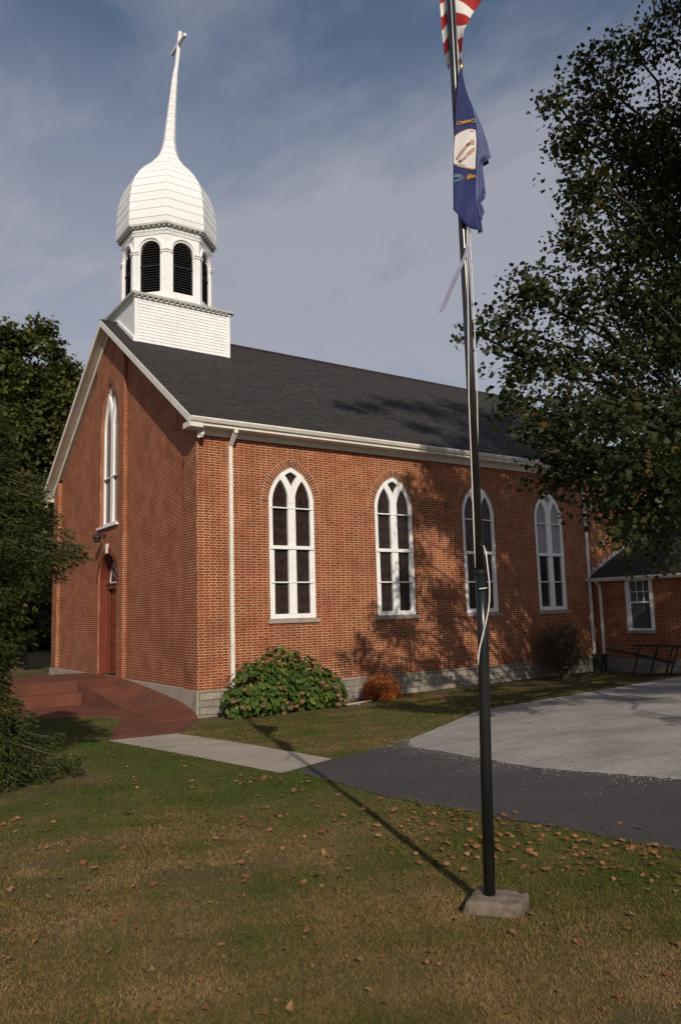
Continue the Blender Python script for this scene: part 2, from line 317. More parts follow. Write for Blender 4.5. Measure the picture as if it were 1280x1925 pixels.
MAT['dull_leaf'] = leafmat('dull_shrub_leaves', [(0, (0.05, 0.045, 0.02)), (.6, (0.065, 0.075, 0.028)), (1, (0.13, 0.055, 0.03))], .1)
MAT['fallen'] = []
for i, (a, b_) in enumerate((((0.24, 0.085, 0.03), (0.15, 0.05, 0.022)), ((0.27, 0.145, 0.07), (0.18, 0.09, 0.042)), ((0.20, 0.058, 0.026), (0.12, 0.035, 0.018)), ((0.20, 0.11, 0.055), (0.12, 0.065, 0.035)))):
    MAT['fallen'].append(varied('fallen_leaf_%s' % ('rust', 'tan', 'red', 'brown')[i], a, b_, 40, .7))
# ground
def ground_mat():
    m, t, b = newmat('lawn_soil', .95, .1); g = pos(t).outputs['Position']
    f1 = noise(t, g, .55, 5, .6); f2 = noise(t, g, 14, 6, .75)
    c = mix(t, ramp(t, f1, [(.38, 0.0), (.6, 1.0)]), (0.045, 0.055, 0.013), (0.15, 0.105, 0.056))
    c = mix(t, ramp(t, f2, [(.35, 0.0), (.7, .8)]), c, (0.105, 0.078, 0.04))
    t.links.new(c, b.inputs['Base Color']); bump(t, b, f2, .6, .03); return m
MAT['ground'] = ground_mat()
m, t, b = newmat('grass_blades', .8, .15); at = t.nodes.new('ShaderNodeAttribute'); at.attribute_name = 'tone'
c = ramp(t, at.outputs['Fac'], [(0, (0.042, 0.076, 0.008)), (.33, (0.078, 0.090, 0.014)), (.60, (0.155, 0.108, 0.034)), (1, (0.31, 0.195, 0.085))]); t.links.new(c, b.inputs['Base Color']); MAT['blade'] = m
m, t, b = newmat('asphalt', .9, .25); g = pos(t).outputs['Position']
c = mix(t, ramp(t, noise(t, g, .5, 6, .65), [(.35, 0.0), (.7, 1.0)]), (0.058, 0.053, 0.055), (0.082, 0.074, 0.072)); vo = t.nodes.new('ShaderNodeTexVoronoi'); vo.inputs['Scale'].default_value = 110; t.links.new(g, vo.inputs['Vector'])
c = mix(t, ramp(t, vo.outputs['Distance'], [(0.0, .5), (.5, 0.0)]), c, (0.13, 0.12, 0.11)); c = mix(t, ramp(t, noise(t, mapping(t, g, scale=(1, .35, 1)), 2.6, 8, .8), [(.54, 0.0), (.72, .4)]), c, (0.17, 0.15, 0.14)); c = mix(t, ramp(t, noise(t, g, 22, 6, .85), [(.42, 0.0), (.7, .5)]), c, (0.03, 0.028, 0.03)); t.links.new(c, b.inputs['Base Color']); bump(t, b, vo.outputs['Distance'], .5, .006); MAT['asphalt'] = m
m, t, b = newmat('gravel', .95, .2); g = pos(t).outputs['Position']; vo = t.nodes.new('ShaderNodeTexVoronoi'); vo.inputs['Scale'].default_value = 55; t.links.new(g, vo.inputs['Vector'])
sc = t.nodes.new('ShaderNodeSeparateColor'); t.links.new(vo.outputs['Color'], sc.inputs[0])
c = ramp(t, sc.outputs[0], [(0, (0.23, 0.212, 0.195)), (.5, (0.34, 0.318, 0.292)), (1, (0.45, 0.425, 0.395))]); c = mix(t, ramp(t, noise(t, mapping(t, g, scale=(.5, 1, 1)), 1.1, 7, .72), [(.42, 0.0), (.66, .75)]), c, (0.19, 0.172, 0.155)); t.links.new(c, b.inputs['Base Color']); bump(t, b, vo.outputs['Distance'], .4, .012); MAT['gravel'] = m
# cloth
def cloth(name, c0, c1):
    m = varied(name, c0, c1, 5, .75, .2); return m
MAT['blue_cloth'] = cloth('blue_flag_cloth', (0.026, 0.034, 0.125), (0.018, 0.025, 0.095))
MAT['pale_blue_cloth'] = cloth('pale_blue_flag_cloth', (0.10, 0.12, 0.24), (0.075, 0.095, 0.20))  # lighter blue than the front panel, for the back fold
MAT['red_cloth'] = cloth('red_flag_cloth', (0.42, 0.035, 0.035), (0.34, 0.03, 0.03))
MAT['white_cloth'] = cloth('white_flag_cloth', (0.66, 0.64, 0.62), (0.56, 0.54, 0.53))
MAT['ribbon'] = cloth('lavender_ribbon', (0.26, 0.26, 0.34), (0.21, 0.21, 0.29))
MAT['gold'] = cloth('gold_print', (0.55, 0.28, 0.03), (0.45, 0.22, 0.03))
MAT['ink'] = cloth('dark_print', (0.05, 0.05, 0.12), (0.05, 0.05, 0.1))
MAT['skin_print'] = cloth('tan_print', (0.42, 0.28, 0.19), (0.36, 0.2, 0.14))
MAT['brown_print'] = cloth('brown_print', (0.2, 0.08, 0.06), (0.15, 0.06, 0.05))
MAT['sage_print'] = cloth('sage_print', (0.16, 0.28, 0.33), (0.12, 0.22, 0.28))

# ------------------------------------------------------------------ terrain
def zg(x, y):
    t = min(max((-y-2)/17.5, 0.0), 1.6)
    return -0.70 + 0.0105*min(max(x, 0.0), 25.0)*max(1-t, 0) + 1.03*t
zgv = np.vectorize(zg)
def grid_coords(lo, hi, step, far):
    a = list(np.arange(lo, hi+1e-6, step)); k = step
    l, r_ = [], []; x = lo
    while x > -far: k *= 1.6; x -= k; l.append(x)
    k = step; x = hi
    while x < far: k *= 1.6; x += k; r_.append(x)
    return np.array(l[::-1]+a+r_)
gx = grid_coords(-14, 26, .5, 700); gy = np.sort(grid_coords(-26, 12, .5, 700))
X, Y = np.meshgrid(gx, gy); Z = zgv(X, Y)
V = np.stack([X, Y, Z], -1).reshape(-1, 3); nx = len(gx)
ii, jj = np.meshgrid(np.arange(len(gy)-1), np.arange(nx-1), indexing='ij'); k0 = (ii*nx+jj).ravel()
F = np.stack([k0, k0+1, k0+nx+1, k0+nx], -1)
o = fast_mesh('lawn', V, F, MAT['ground']); tag(o, 'patchy green and tan autumn lawn sloping down to the church', kind='structure')

def strip(name, left, right, mat, off, n=30, jag=0.0, label=None):
    """ground sheet between two matching polylines, draped on the terrain"""
    def samp(pl, t):
        s = t*(len(pl)-1); i = min(int(s), len(pl)-2); f = s-i
        return pl[i][0]*(1-f)+pl[i+1][0]*f, pl[i][1]*(1-f)+pl[i+1][1]*f
    vs_, fs = [], []; m_ = 12
    for i in range(n+1):
        a, b_ = samp(left, i/n), samp(right, i/n)
        ja, jb = (rnd.uniform(-jag, jag), rnd.uniform(-jag, jag))
        for j in range(m_+1):
            f = j/m_; x = a[0]*(1-f)+b_[0]*f; y = a[1]*(1-f)+b_[1]*f
            if j == 0: x += ja; y += ja*.4
            if j == m_: x += jb; y += jb*.4
            vs_.append((x, y, zg(x, y)+off))
    for i in range(n):
        for j in range(m_):
            k = i*(m_+1)+j; fs.append((k, k+1, k+m_+2, k+m_+1))
    o = fast_mesh(name, np.array(vs_), np.array(fs), mat); tag(o, label, kind='structure'); return o
# asphalt drive in front, gravel lot behind it
ASPH_L = [(-3.12, -60), (-3.14, -16), (-3.17, -12.0), (-2.85, -9.7), (-1.88, -9.1)]
ASPH_R = [(40.0, -60), (12.0, -16.5), (2.0, -12.4), (0.2, -9.0), (0.27, -8.35)]
strip('asphalt_driveway', ASPH_L, ASPH_R, MAT['asphalt'], .010, 90, .03, 'dark asphalt drive crossing in front of the gravel lot')
GRAV_L = [(-0.75, -40), (-0.65, -14.0), (-0.87, -12.2), (-0.33, -9.05), (0.27, -8.32), (4.5, -5.73), (14.6, -4.5), (24, -4.0)]
GRAV_R = [(60, -40), (60, -30), (60, -24), (60, -18), (60, -12), (60, -8), (60, -5), (60, -3.6)]
strip('gravel_lot', GRAV_L, GRAV_R, MAT['gravel'], .018, 120, .04, 'pale crushed stone parking lot')
strip('sidewalk', [(-3.0, -2.0), (-3.0, -5.8), (-3.05, -9.6)], [(-1.5, -2.2), (-1.6, -5.6), (-1.83, -9.05)], MAT['walk'], .012, 40, .012, 'narrow concrete walk leading to the red ramp')
# red painted slab at the foot of the church front
mb = MB(); RED = [(-7.0, 6.1), (-7.0, 5.9), (-2.63, 2.86), (-1.36, 1.94), (-2.97, -2.02), (-1.5, -2.2), (-0.04, -.25), (-0.04, 6.1)]
mb.prism([(x, y, -.78) for x, y in RED], (0, 0, .10)); o = mb.build('red_path', MAT['redc']); tag(o, 'red painted concrete pad at the foot of the ramp', kind='structure')

# ------------------------------------------------------------------ church
W = 14.72; HALF = W/2; ZE = 7.2288; SL = 0.67513; OH = .454; LX = 20.44
def zroof(y): return ZE + SL*(min(y, W-y)+OH)
church = thing('brick_church', 'long red brick church with white domed belfry and arched windows', 'church', (0, 0, 0))
def gothic(c, w, z0, zs, R_, inset=0.0, n=14):
    """pointed outline in (u, z): up the right jamb, over the point, down the left"""
    w2, r2 = w-inset, R_-inset; pts = [(c-w2, z0+inset), (c+w2, z0+inset)]
    am = math.acos((R_-w)/r2)
    for i in range(n+1):
        a = am*i/n; pts.append((c+(w-R_)+r2*math.cos(a), zs+r2*math.sin(a)))
    for i in range(n-1, -1, -1):
        a = am*i/n; pts.append((c-(w-R_)-r2*math.cos(a), zs+r2*math.sin(a)))
    return pts
def roundarch(c, w, z0, zs, inset=0.0, n=24):
    w2 = w-inset; pts = [(c-w2, z0), (c+w2, z0)]
    for i in range(n+1):
        a = math.pi*i/n; pts.append((c+w2*math.cos(a), zs+w2*math.sin(a)))
    return pts
WW, ZS, ZSP, WR = .767, 1.80, 5.12, 1.14
ZAP = ZSP+math.sqrt(WR**2-(WR-WW)**2)
WX = [2.983, 6.767, 10.497, 14.11]
ZTOP = 6.98
# side wall (camera side) with real openings
mb = MB(); holes = [gothic(x, WW, ZS, ZSP, WR) for x in WX]
mb.holed([(0, 0, 0), (LX, 0, 0), (LX, 0, ZTOP), (0, 0, ZTOP)], [[(u, 0, z) for u, z in h] for h in holes])
for h in holes: mb.rim([(u, 0, z) for u, z in h], (0, .2, 0))
mb.poly([(LX, 0, 0), (LX, W, 0), (LX, W, ZTOP), (LX, HALF, zroof(HALF)-.12), (LX, 0, ZTOP)])
mb.poly([(0, W, 0), (LX, W, 0), (LX, W, ZTOP), (0, W, ZTOP)])
# corner return on the front (pilaster, front plane x=0)
P = .14
for y0, y1 in ((0, .85), (W-.72, W)):
    za, zb = zroof(y0)-.1, zroof(y1)-.1
    mb.poly([(0, y0, 0), (0, y1, 0), (0, y1, zb), (0, y0, za)])
mb.poly([(0, .85, 0), (P, .85, 0), (P, .85, zroof(.85)-.1), (0, .85, zroof(.85)-.1)])
mb.poly([(0, W-.72, 0), (P, W-.72, 0), (P, W-.72, zroof(.72)-.1), (0, W-.72, zroof(.72)-.1)])
mb.build('side_wall', MAT['brick'], church, fix=False)
# front: recessed field and projecting centre bay
mb = MB(); B0, B1 = 5.92, 8.88; C = 7.44
mb.poly([(P, .85, 0), (P, B0, 0), (P, B0, zroof(B0)-.08), (P, .85, zroof(.85)-.08)])
mb.poly([(P, B1, 0), (P, W-.72, 0), (P, W-.72, zroof(.72)-.08), (P, B1, zroof(B1)-.08)])
FW, FZ0, FZS, FR = .95, 5.16, 8.55, 2.15
FZA = FZS+math.sqrt(FR**2-(FR-FW)**2)
fh = gothic(C, FW, FZ0, FZS, FR); dh = roundarch(C+.04, .98, .03, 3.2)
mb.holed([(0, B0, 0), (0, B1, 0), (0, B1, zroof(B1)-.1), (0, HALF, zroof(HALF)-.1), (0, B0, zroof(B0)-.1)], [[(0, u, z) for u, z in fh], [(0, u, z) for u, z in dh]])
mb.rim([(0, u, z) for u, z in fh], (.30, 0, 0)); mb.rim([(0, u, z) for u, z in dh], (.06, 0, 0))
mb.poly([(0, B0, 0), (P, B0, 0), (P, B0, zroof(B0)-.1), (0, B0, zroof(B0)-.1)]); mb.poly([(0, B1, 0), (P, B1, 0), (P, B1, zroof(B1)-.1), (0, B1, zroof(B1)-.1)])
mb.build('front_wall', MAT['brick_front'], church, fix=False)
# foundations
mb = MB(); mb.box((.0, -.045, -1.1), (LX+.05, .4, -.002)); mb.build('stone_foundation', MAT['stone'], church)
mb = MB(); mb.box((-.05, -.047, -1.1), (-.001, W+.05, -.003)); mb.box((0.0, .41, -1.1), (.3, W+.04, -.006)); mb.build('concrete_foundation', MAT['concrete'], church)
# roof
mb = MB(); XF, XB = -.36, LX+.3; TH = .11
for sgn in (0, 1):
    f = (lambda y: y) if sgn == 0 else (lambda y: W-y)
    ye = -OH+.02
    a = [(XF, f(ye), zroof(ye)-.02), (XB, f(ye), zroof(ye)-.02), (XB, f(HALF), zroof(HALF)), (XF, f(HALF), zroof(HALF))]
    mb.hexa([(x, y, z-TH) for x, y, z in a]+a)
roof = mb.build('roof', MAT['roof'], church)
mb = MB(); mb.tube([(XF, HALF, zroof(HALF)+.0), (XB, HALF, zroof(HALF)+.0)], .07, 6); mb.build('ridge_cap', MAT['roof'], roof)
# rake boards, soffit and frieze of the gable
mb = MB()
for f in ((lambda y: y), (lambda y: W-y)):
    ye = -OH
    def q(x0, x1, d0, d1, ya=ye, yb=HALF):
        mb.hexa([(x0, f(ya), zroof(ya)-d1), (x1, f(ya), zroof(ya)-d1), (x1, f(yb), zroof(yb)-d1), (x0, f(yb), zroof(yb)-d1),
                 (x0, f(ya), zroof(ya)-d0), (x1, f(ya), zroof(ya)-d0), (x1, f(yb), zroof(yb)-d0), (x0, f(yb), zroof(yb)-d0)])
    q(XF-.03, XF-.002, -.015, .21)            # fascia
    q(XF+.002, -.002, .115, .135)             # soffit
    q(-.055, -.003, .137, .36, .0)            # bed frieze on bay and pilasters
    q(.02, P-.003, .137, .34, .86, B0-.01)    # frieze on the recessed field
    mb.box((XF-.028, f(-OH-.01), 6.96), (-.003, f(.0), 7.11)) # eave return
mb.build('rake_trim', MAT['white_trim'], church)
# gutters and boxed eaves
def gutter(f, name):
    m_ = MB(); y0 = -OH
    prof = [(0.01, 0.0), (-.085, 0.0), (-.10, -.035), (-.085, -.06), (-.05, -.12), (.01, -.12)]
    m_.prism([(XF-.02, f(y0+a), ZE+b_) for a, b_ in prof], (XB-XF, 0, 0)); m_.box((XF, f(y0+.012), 7.02), (XB, f(y0+.04), 7.22)); m_.box((XF+.02, f(y0+.041), 7.03), (XB, f(-.003), 7.05))
    m_.box((0.02, f(-.045), 6.86), (XB-.3, f(-.004), 7.028)); return m_.build(name, MAT['white_trim'], church)
gutter(lambda y: y, 'gutter'); gutter(lambda y: W-y, 'gutter')
def downspout(x, zb, name='downspout', parent=church):
    m_ = MB(); a, b_ = .052, .035
    m_.box((x-a, -.10, zb), (x+a, -.03, 6.62))
    m_.hexa([(x-a, -.10, 6.60), (x+a, -.10, 6.60), (x+a, -.03, 6.64), (x-a, -.03, 6.64), (x-a, -.43, 6.93), (x+a, -.43, 6.93), (x+a, -.36, 6.97), (x-a, -.36, 6.97)])
    m_.box((x-a, -.445, 6.92), (x+a, -.365, 7.12))
    for z in (2.2, 4.6): m_.box((x-a-.012, -.106, z), (x+a+.012, -.02, z+.025))
    return m_.build(name, MAT['white_trim'], parent)
downspout(.99, -.32); downspout(16.15, .06)
# gothic windows
def window(M_, c, w, z0, zs, R_, glassm, parent, mull=.125, lit=None, bars=(), meet=None, sill=True, arch=True, deep=0.0, lower_glass=None, caps=.13):
    """M_(u, z, d): wall coordinates to world; d grows outward"""
    fr = MB(); d0, d1 = -.115-deep, -.02-deep
    out, inn = gothic(c, w-.002, z0+.002, zs, R_-.002), gothic(c, w-.002, z0+.002, zs, R_-.002, caps)
    n = len(out); ev = Vector(M_(0, 0, 1))-Vector(M_(0, 0, 0))
    for i in range(n):
        j = (i+1) % n; q4 = [out[i], out[j], inn[j], inn[i]]
        A = [M_(u, z, d0) for u, z in q4]; B_ = [M_(u, z, d1) for u, z in q4]; fr.hexa(A+B_)
    def bx(u0, u1, za, zb, da, db): fr.hexa([M_(u, z, da) for u, z in ((u0, za), (u1, za), (u1, zb), (u0, zb))]+[M_(u, z, db) for u, z in ((u0, za), (u1, za), (u1, zb), (u0, zb))])
    inset = caps
    bx(c-mull, c+mull, z0+.1, zs+.28, d0+.004, d1+.012)
    am = math.acos(1-w/(2*R_))
    for s in (1, -1):
        K = 12; a0 = 0.0
        for i in range(K):
            aa, ab = a0+(am-a0)*i/K, a0+(am-a0)*(i+1)/K; t_ = mull*.78
            p = [((R_-r*math.cos(a)), zs+r*math.sin(a)) for a, r in ((aa, R_-t_), (ab, R_-t_), (ab, R_+t_), (aa, R_+t_))]
            p = [(c+s*u, z) for u, z in p]; fr.hexa([M_(u, z, d0+.006) for u, z in p]+[M_(u, z, d1+.016+.001*s) for u, z in p])
    ww = w-inset
    if meet: bx(c-w+.045, c+w-.045, meet-.05, meet+.05, d0+.006, d1+.045)
    for z in bars: bx(c-w+.06, c+w-.06, z-.017, z+.017, d0+.01, d1+.03)
    bx(c-w+.03, c+w-.03, z0+.004, z0+.13, d0+.003, d1+.008)
    if meet:   # sash stiles of the lower half
        for s in (-1, 1): bx(c+s*(w-caps-.045), c+s*(w-caps+.01), z0+.13, meet-.05, d0+.008, d1-.01)
        for uu in (-mull*.35, mull*.35): bx(c+uu-.006, c+uu+.006, z0+.13, meet-.05, d1, d1+.018)
    wobj = fr.build('window', MAT['white'], parent)
    g = MB(); gl = gothic(c, w, z0, zs, R_, .05); gd = -.085-deep
    P3 = [Vector(M_(u, z, gd)) for u, z in gl]
    if lower_glass:
        lo_ = [(c-w+.05, z0+.05), (c+w-.05, z0+.05), (c+w-.05, meet), (c-w+.05, meet)]; hi_ = [(c-w+.05, meet), (c+w-.05, meet)]+gl[2:]
        for part, mi in ((lo_, 1), (hi_, 0)):
            pp = [Vector(M_(u, z, gd)) for u, z in part]; k = len(g.v); g.v += [tuple(p) for p in pp]
            for tri in tessellate_polygon([pp]): g.f.append(tuple(k+i for i in tri)); g.m.append(mi)
        g.build('pane', [glassm, lower_glass], wobj)
    else:
        g.holed(P3, []); g.build('pane', glassm, wobj)
    if sill:
        s_ = MB(); hw = w+.085
        s_.hexa([M_(c-hw, z0-.125, -.1), M_(c+hw, z0-.125, -.1), M_(c+hw, z0-.125, .06), M_(c-hw, z0-.125, .06), M_(c-hw, z0-.002, -.1), M_(c+hw, z0-.002, -.1), M_(c+hw, z0-.014, .06), M_(c-hw, z0-.014, .06)])
        s_.build('sill', MAT['concrete'], wobj)
    if arch: voussoirs(M_, c, w, zs, R_, wobj)
    return wobj
def voussoirs(M_, c, w, zs, R_, parent, depth=.235, proud=.006, bw=.068, gap=.018):
    b_ = MB(); am = math.acos((R_-w)/(R_+.02)); r0, r1 = R_+.015, R_+depth
    n = int(am*(R_+depth/2)/(bw+gap)); st = am/n
    for s in (1, -1):
        for i in range(n):
            aa, ab = st*i+.5*gap/R_, st*(i+1)-.5*gap/R_
            p = [(c+s*(w-R_+r*math.cos(a)), zs+r*math.sin(a)) for a, r in ((aa, r0), (ab, r0), (ab, r1), (aa, r1))]
            p = [(c+max(0.004, s*(u-c))*s, z) for u, z in p]
            b_.hexa([M_(u, z, -.01) for u, z in p]+[M_(u, z, proud+rnd.uniform(0, .003)) for u, z in p])
    o_ = b_.build('brick_arch', MAT['vouss'], parent)
    m_ = MB()
    for s in (1, -1):
        K = 16
        for i in range(K):
            aa, ab = am*i/K, am*(i+1)/K
            am2 = math.acos((R_-w)/(r1+.02))
            p = [(c+s*(w-R_+r*math.cos(a)), zs+r*math.sin(a)) for a, r in ((aa, R_+.004), (ab, R_+.004), (ab, r1+.012), (aa, r1+.012))]
            p = [(c+max(0.0, s*(u-c))*s, z) for u, z in p]
            m_.poly([M_(u, z, .003) for u, z in p])
    m_.build('arch_mortar', MAT['mortar'], parent, fix=False)
side = lambda u, z, d: (u, -d, z)
front = lambda u, z, d: (-d, u, z)
for i, x in enumerate(WX):
    lg = None; gm = MAT['glass']
    if i == 3: gm, lg = MAT['screen'], MAT['pane']
    wo_ = window(side, x, WW, ZS, ZSP, WR, gm, church, bars=(2.83, 4.98), meet=3.83, lower_glass=lg)
    if i == 3: wo_['label'] = 'arched window with pale screened upper half and dark lower panes'
fwin = window(front, C, FW, FZ0, FZS, FR, MAT['glass_amber'], church, mull=.13, bars=(6.9,), meet=None, sill=False, deep=.10, arch=True, caps=.12)
fwin['label'] = 'tall narrow lancet window over the front door'
s_ = MB(); s_.box((-.09, C-FW-.12, FZ0-.07), (.25, C+FW+.12, FZ0-.002)); s_.build('sill', MAT['white'], fwin)
# blind brick arch near the annex
bl = MB(); hh = gothic(17.83, WW, 1.9, ZSP, WR); voussoirs(side, 17.83, WW, ZSP, WR, church)
# door
door = MB(); DC = C+.04; DX = .42
def ring(mb_, w_, z0_, zs_, x0, x1, t_):
    o1, o2 = roundarch(DC, w_, z0_, zs_), roundarch(DC, w_, z0_, zs_, t_)
    for i in range(1, len(o1)):
        j = (i+1) % len(o1); q4 = [o1[i], o1[j], o2[j], o2[i]]
        mb_.hexa([(x0, u, z) for u, z in q4]+[(x1, u, z) for u, z in q4])
ring(door, .978, .032, 3.2, .05, .50, .03)      # wooden lining of the reveal
ring(door, .95, .032, 3.2, .34, .40, .13)
door.box((.30, DC-.95, 2.98), (.42, DC+.95, 3.14)); door.box((.26, DC-.95, 3.14), (.42, DC+.95, 3.18))
df = door.build('door_frame', MAT['door'], church)
for s in (-1, 1):
    lf = MB(); y0, y1 = sorted((DC+s*.006, DC+s*.82)); lf.box((DX, y0, .04), (DX+.05, y1, 2.98))
    for za, zb in ((.22, .85), (1.0, 1.55), (1.7, 2.75)):
        for k_ in (0, 1):
            ya = y0+.09+k_*.36; lf.hexa([(DX, ya, za), (DX, ya+.28, za), (DX, ya+.28, zb), (DX, ya, zb), (DX-.018, ya+.04, za+.04), (DX-.018, ya+.24, za+.04), (DX-.018, ya+.24, zb-.04), (DX-.018, ya+.04, zb-.04)])
    lo_ = lf.build('door', MAT['door'], church)
    if s == -1:
        kn = MB(); kn.tube([(DX-.001, DC-.09, 1.05), (DX-.03, DC-.09, 1.05), (DX-.035, DC-.09, 1.05), (DX-.06, DC-.09, 1.05), (DX-.075, DC-.09, 1.05)], [.03, .03, .012, .035, .02], 12); kn.build('handle', MAT['brass'], lo_); kn = MB(); kn.tube([(DX-.001, DC-.09, 1.3), (DX-.02, DC-.09, 1.3)], .028, 12); kn.build('lock', MAT['brass'], lo_)
fan = MB(); fan.holed([(.385, u, z) for u, z in roundarch(DC, .83, 3.17, 3.2)], []); fp = fan.build('fanlight', MAT['pane'], df)
fm = MB(); o1, o2 = roundarch(DC, .83, 3.18, 3.21), roundarch(DC, .83, 3.18, 3.21, .045)
for i in range(1, len(o1)-1): fm.hexa([(.36, u, z) for u, z in (o1[i], o1[i+1], o2[i+1], o2[i])]+[(.382, u, z) for u, z in (o1[i], o1[i+1], o2[i+1], o2[i])])
fm.box((.36, DC-.82, 3.185), (.382, DC+.82, 3.225))
for a in (35, 62, 90, 118, 145):
    fm.tube([(.37, DC+.12*math.cos(R(a)), 3.22+.12*math.sin(R(a))), (.37, DC+.8*math.cos(R(a)), 3.22+.8*math.sin(R(a)))], .016, 6)
fm.build('muntin', MAT['white'], fp)
# brick arch and keystone of the door
b_ = MB(); n = 46
for i in range(n):
    aa, ab = math.pi*i/n+.006, math.pi*(i+1)/n-.006
    p = [(DC+r*math.cos(a), 3.2+r*math.sin(a)) for a, r in ((aa, .99), (ab, .99), (ab, 1.2), (aa, 1.2))]; b_.hexa([front(u, z, -.01) for u, z in p]+[front(u, z, .012) for u, z in p])
b_.build('brick_arch', MAT['vouss'], df)
kb = MB(); kb.hexa([front(u, z, -.02) for u, z in ((DC-.07, 4.19), (DC+.07, 4.19), (DC+.11, 4.52), (DC-.11, 4.52))]+[front(u, z, .06) for u, z in ((DC-.07, 4.19), (DC+.07, 4.19), (DC+.11, 4.52), (DC-.11, 4.52))]); kb.build('keystone', MAT['white_trim'], df, bevel=.008)
# wall lamp over the door
lp = MB(); ly, lz = C+.32, 4.86
lp.box((-.06, ly-.1, lz-.04), (-.003, ly+.1, lz+.04)); lp.tube([(-.03, ly, lz), (-.16, ly, lz+.04), (-.26, ly, lz-.02)], .02, 8)
lp.lathe([(.0, .02), (.09, .0), (.15, -.06), (.16, -.12), (.12, -.14), (.11, -.24), (.07, -.27), (0, -.27)], (-.28, ly, lz), 14); lamp = lp.build('wall_lamp', MAT['black_iron'], church, smooth=False)
# floodlights under the eaves
def flood(x, y, z, dy):
    f_ = MB(); f_.lathe([(.0, .0), (.06, 0), (.06, -.02), (0, -.02)], (x, y, z), 10); f_.tube([(x, y, z-.01), (x, y, z-.14)], .018, 8)
    for s in (-1, 1):
        a = Vector((x, y, z-.14)); d = Vector((-.6, s*.5+dy, -.55)).normalized(); f_.tube([a, a+d*.06, a+d*.12, a+d*.2], [.028, .04, .05, .062], 12)
    return f_.build('floodlight', MAT['white'], church, smooth=False)
flood(.12, -.22, 7.02, 0); flood(-.2, W+.25, 6.95, 0)

# ---- steeple
SX0, SX1, SY0, SY1, SZ0, SZ1 = .26, 3.86, 5.63, 9.11, 11.0, 12.93
sc_x, sc_y = 2.13, 7.38
stp = MB(); stp.box((SX0+.02, SY0+.02, SZ0), (SX1-.02, SY1-.02, SZ1)); steeple = stp.build('steeple', MAT['white'], church)
cl = MB(); nb = 17; hb = (SZ1-SZ0)/nb
for i in range(nb):
    z0 = SZ0+i*hb; z1 = z0+hb+.004; tl, bt = .003, .02
    for (a, b2, nrm) in (((SX0+.09, SY0+.02), (SX1-.09, SY0+.02), (0, -1)), ((SX0+.09, SY1-.02), (SX1-.09, SY1-.02), (0, 1)), ((SX0+.02, SY0+.09), (SX0+.02, SY1-.09), (-1, 0)), ((SX1-.02, SY0+.09), (SX1-.02, SY1-.09), (1, 0))):
        q_ = lambda p, o_, z: (p[0]+nrm[0]*o_, p[1]+nrm[1]*o_, z)
        cl.hexa([q_(a, 0, z0), q_(b2, 0, z0), q_(b2, bt, z0), q_(a, bt, z0), q_(a, 0, z1), q_(b2, 0, z1), q_(b2, tl, z1), q_(a, tl, z1)])
cl.build('clapboard_siding', MAT['white'], steeple)
cb_ = MB()
for sx in (SX0, SX1-.1):
    for sy in (SY0, SY1-.1):
        cb_ = MB(); cb_.box((sx-.006, sy-.006, SZ0), (sx+.106, sy+.106, SZ1)); cb_.build('corner_board', MAT['white'], steeple)
# raking flashing where the box front meets the roof
fl = MB()
for f in ((lambda y: y), (lambda y: W-y)):
    ya, yb = SY0-.02, HALF
    fl.hexa([(SX0-.05, f(ya), zroof(ya)-.02), (SX0+.03, f(ya), zroof(ya)-.02), (SX0+.03, f(yb), zroof(yb)-.02), (SX0-.05, f(yb), zroof(yb)-.02), (SX0-.05, f(ya), zroof(ya)+.13), (SX0+.03, f(ya), zroof(ya)+.13), (SX0+.03, f(yb), zroof(yb)+.13), (SX0-.05, f(yb), zroof(yb)+.13)])
fl.build('flashing_board', MAT['white'], steeple)
cn = MB(); cn.box((SX0-.13, SY0-.13, SZ1+.06), (SX1+.13, SY1+.13, SZ1+.15)); cn.box((SX0-.05, SY0-.05, SZ1-.02), (SX1+.05, SY1+.05, SZ1+.02), 1)
k = 0
while SX0+.02+k*.2 < SX1:      # brackets
    x = SX0-.03+k*.2
    for sy in (SY0-.11, SY1+.005): cn.box((x, sy, SZ1+.004), (x+.09, sy+.105, SZ1+.059), 0)
    k += 1
k = 0
while SY0+.02+k*.2 < SY1:
    y = SY0-.03+k*.2
    for sx_ in (SX0-.11, SX1+.005): cn.box((sx_, y, SZ1+.004), (sx_+.105, y+.09, SZ1+.059), 0)
    k += 1
cn.box((SX0-.02, SY0-.02, SZ1+.0201), (SX1+.02, SY1+.02, SZ1+.0599), 1)
cn.build('cornice', [MAT['dark_metal_trim'], MAT['white']], steeple)
def octv(r, z, k, cx=sc_x, cy=sc_y): a = R(22.5+45*k); return Vector((cx+r*math.cos(a), cy+r*math.sin(a), z))
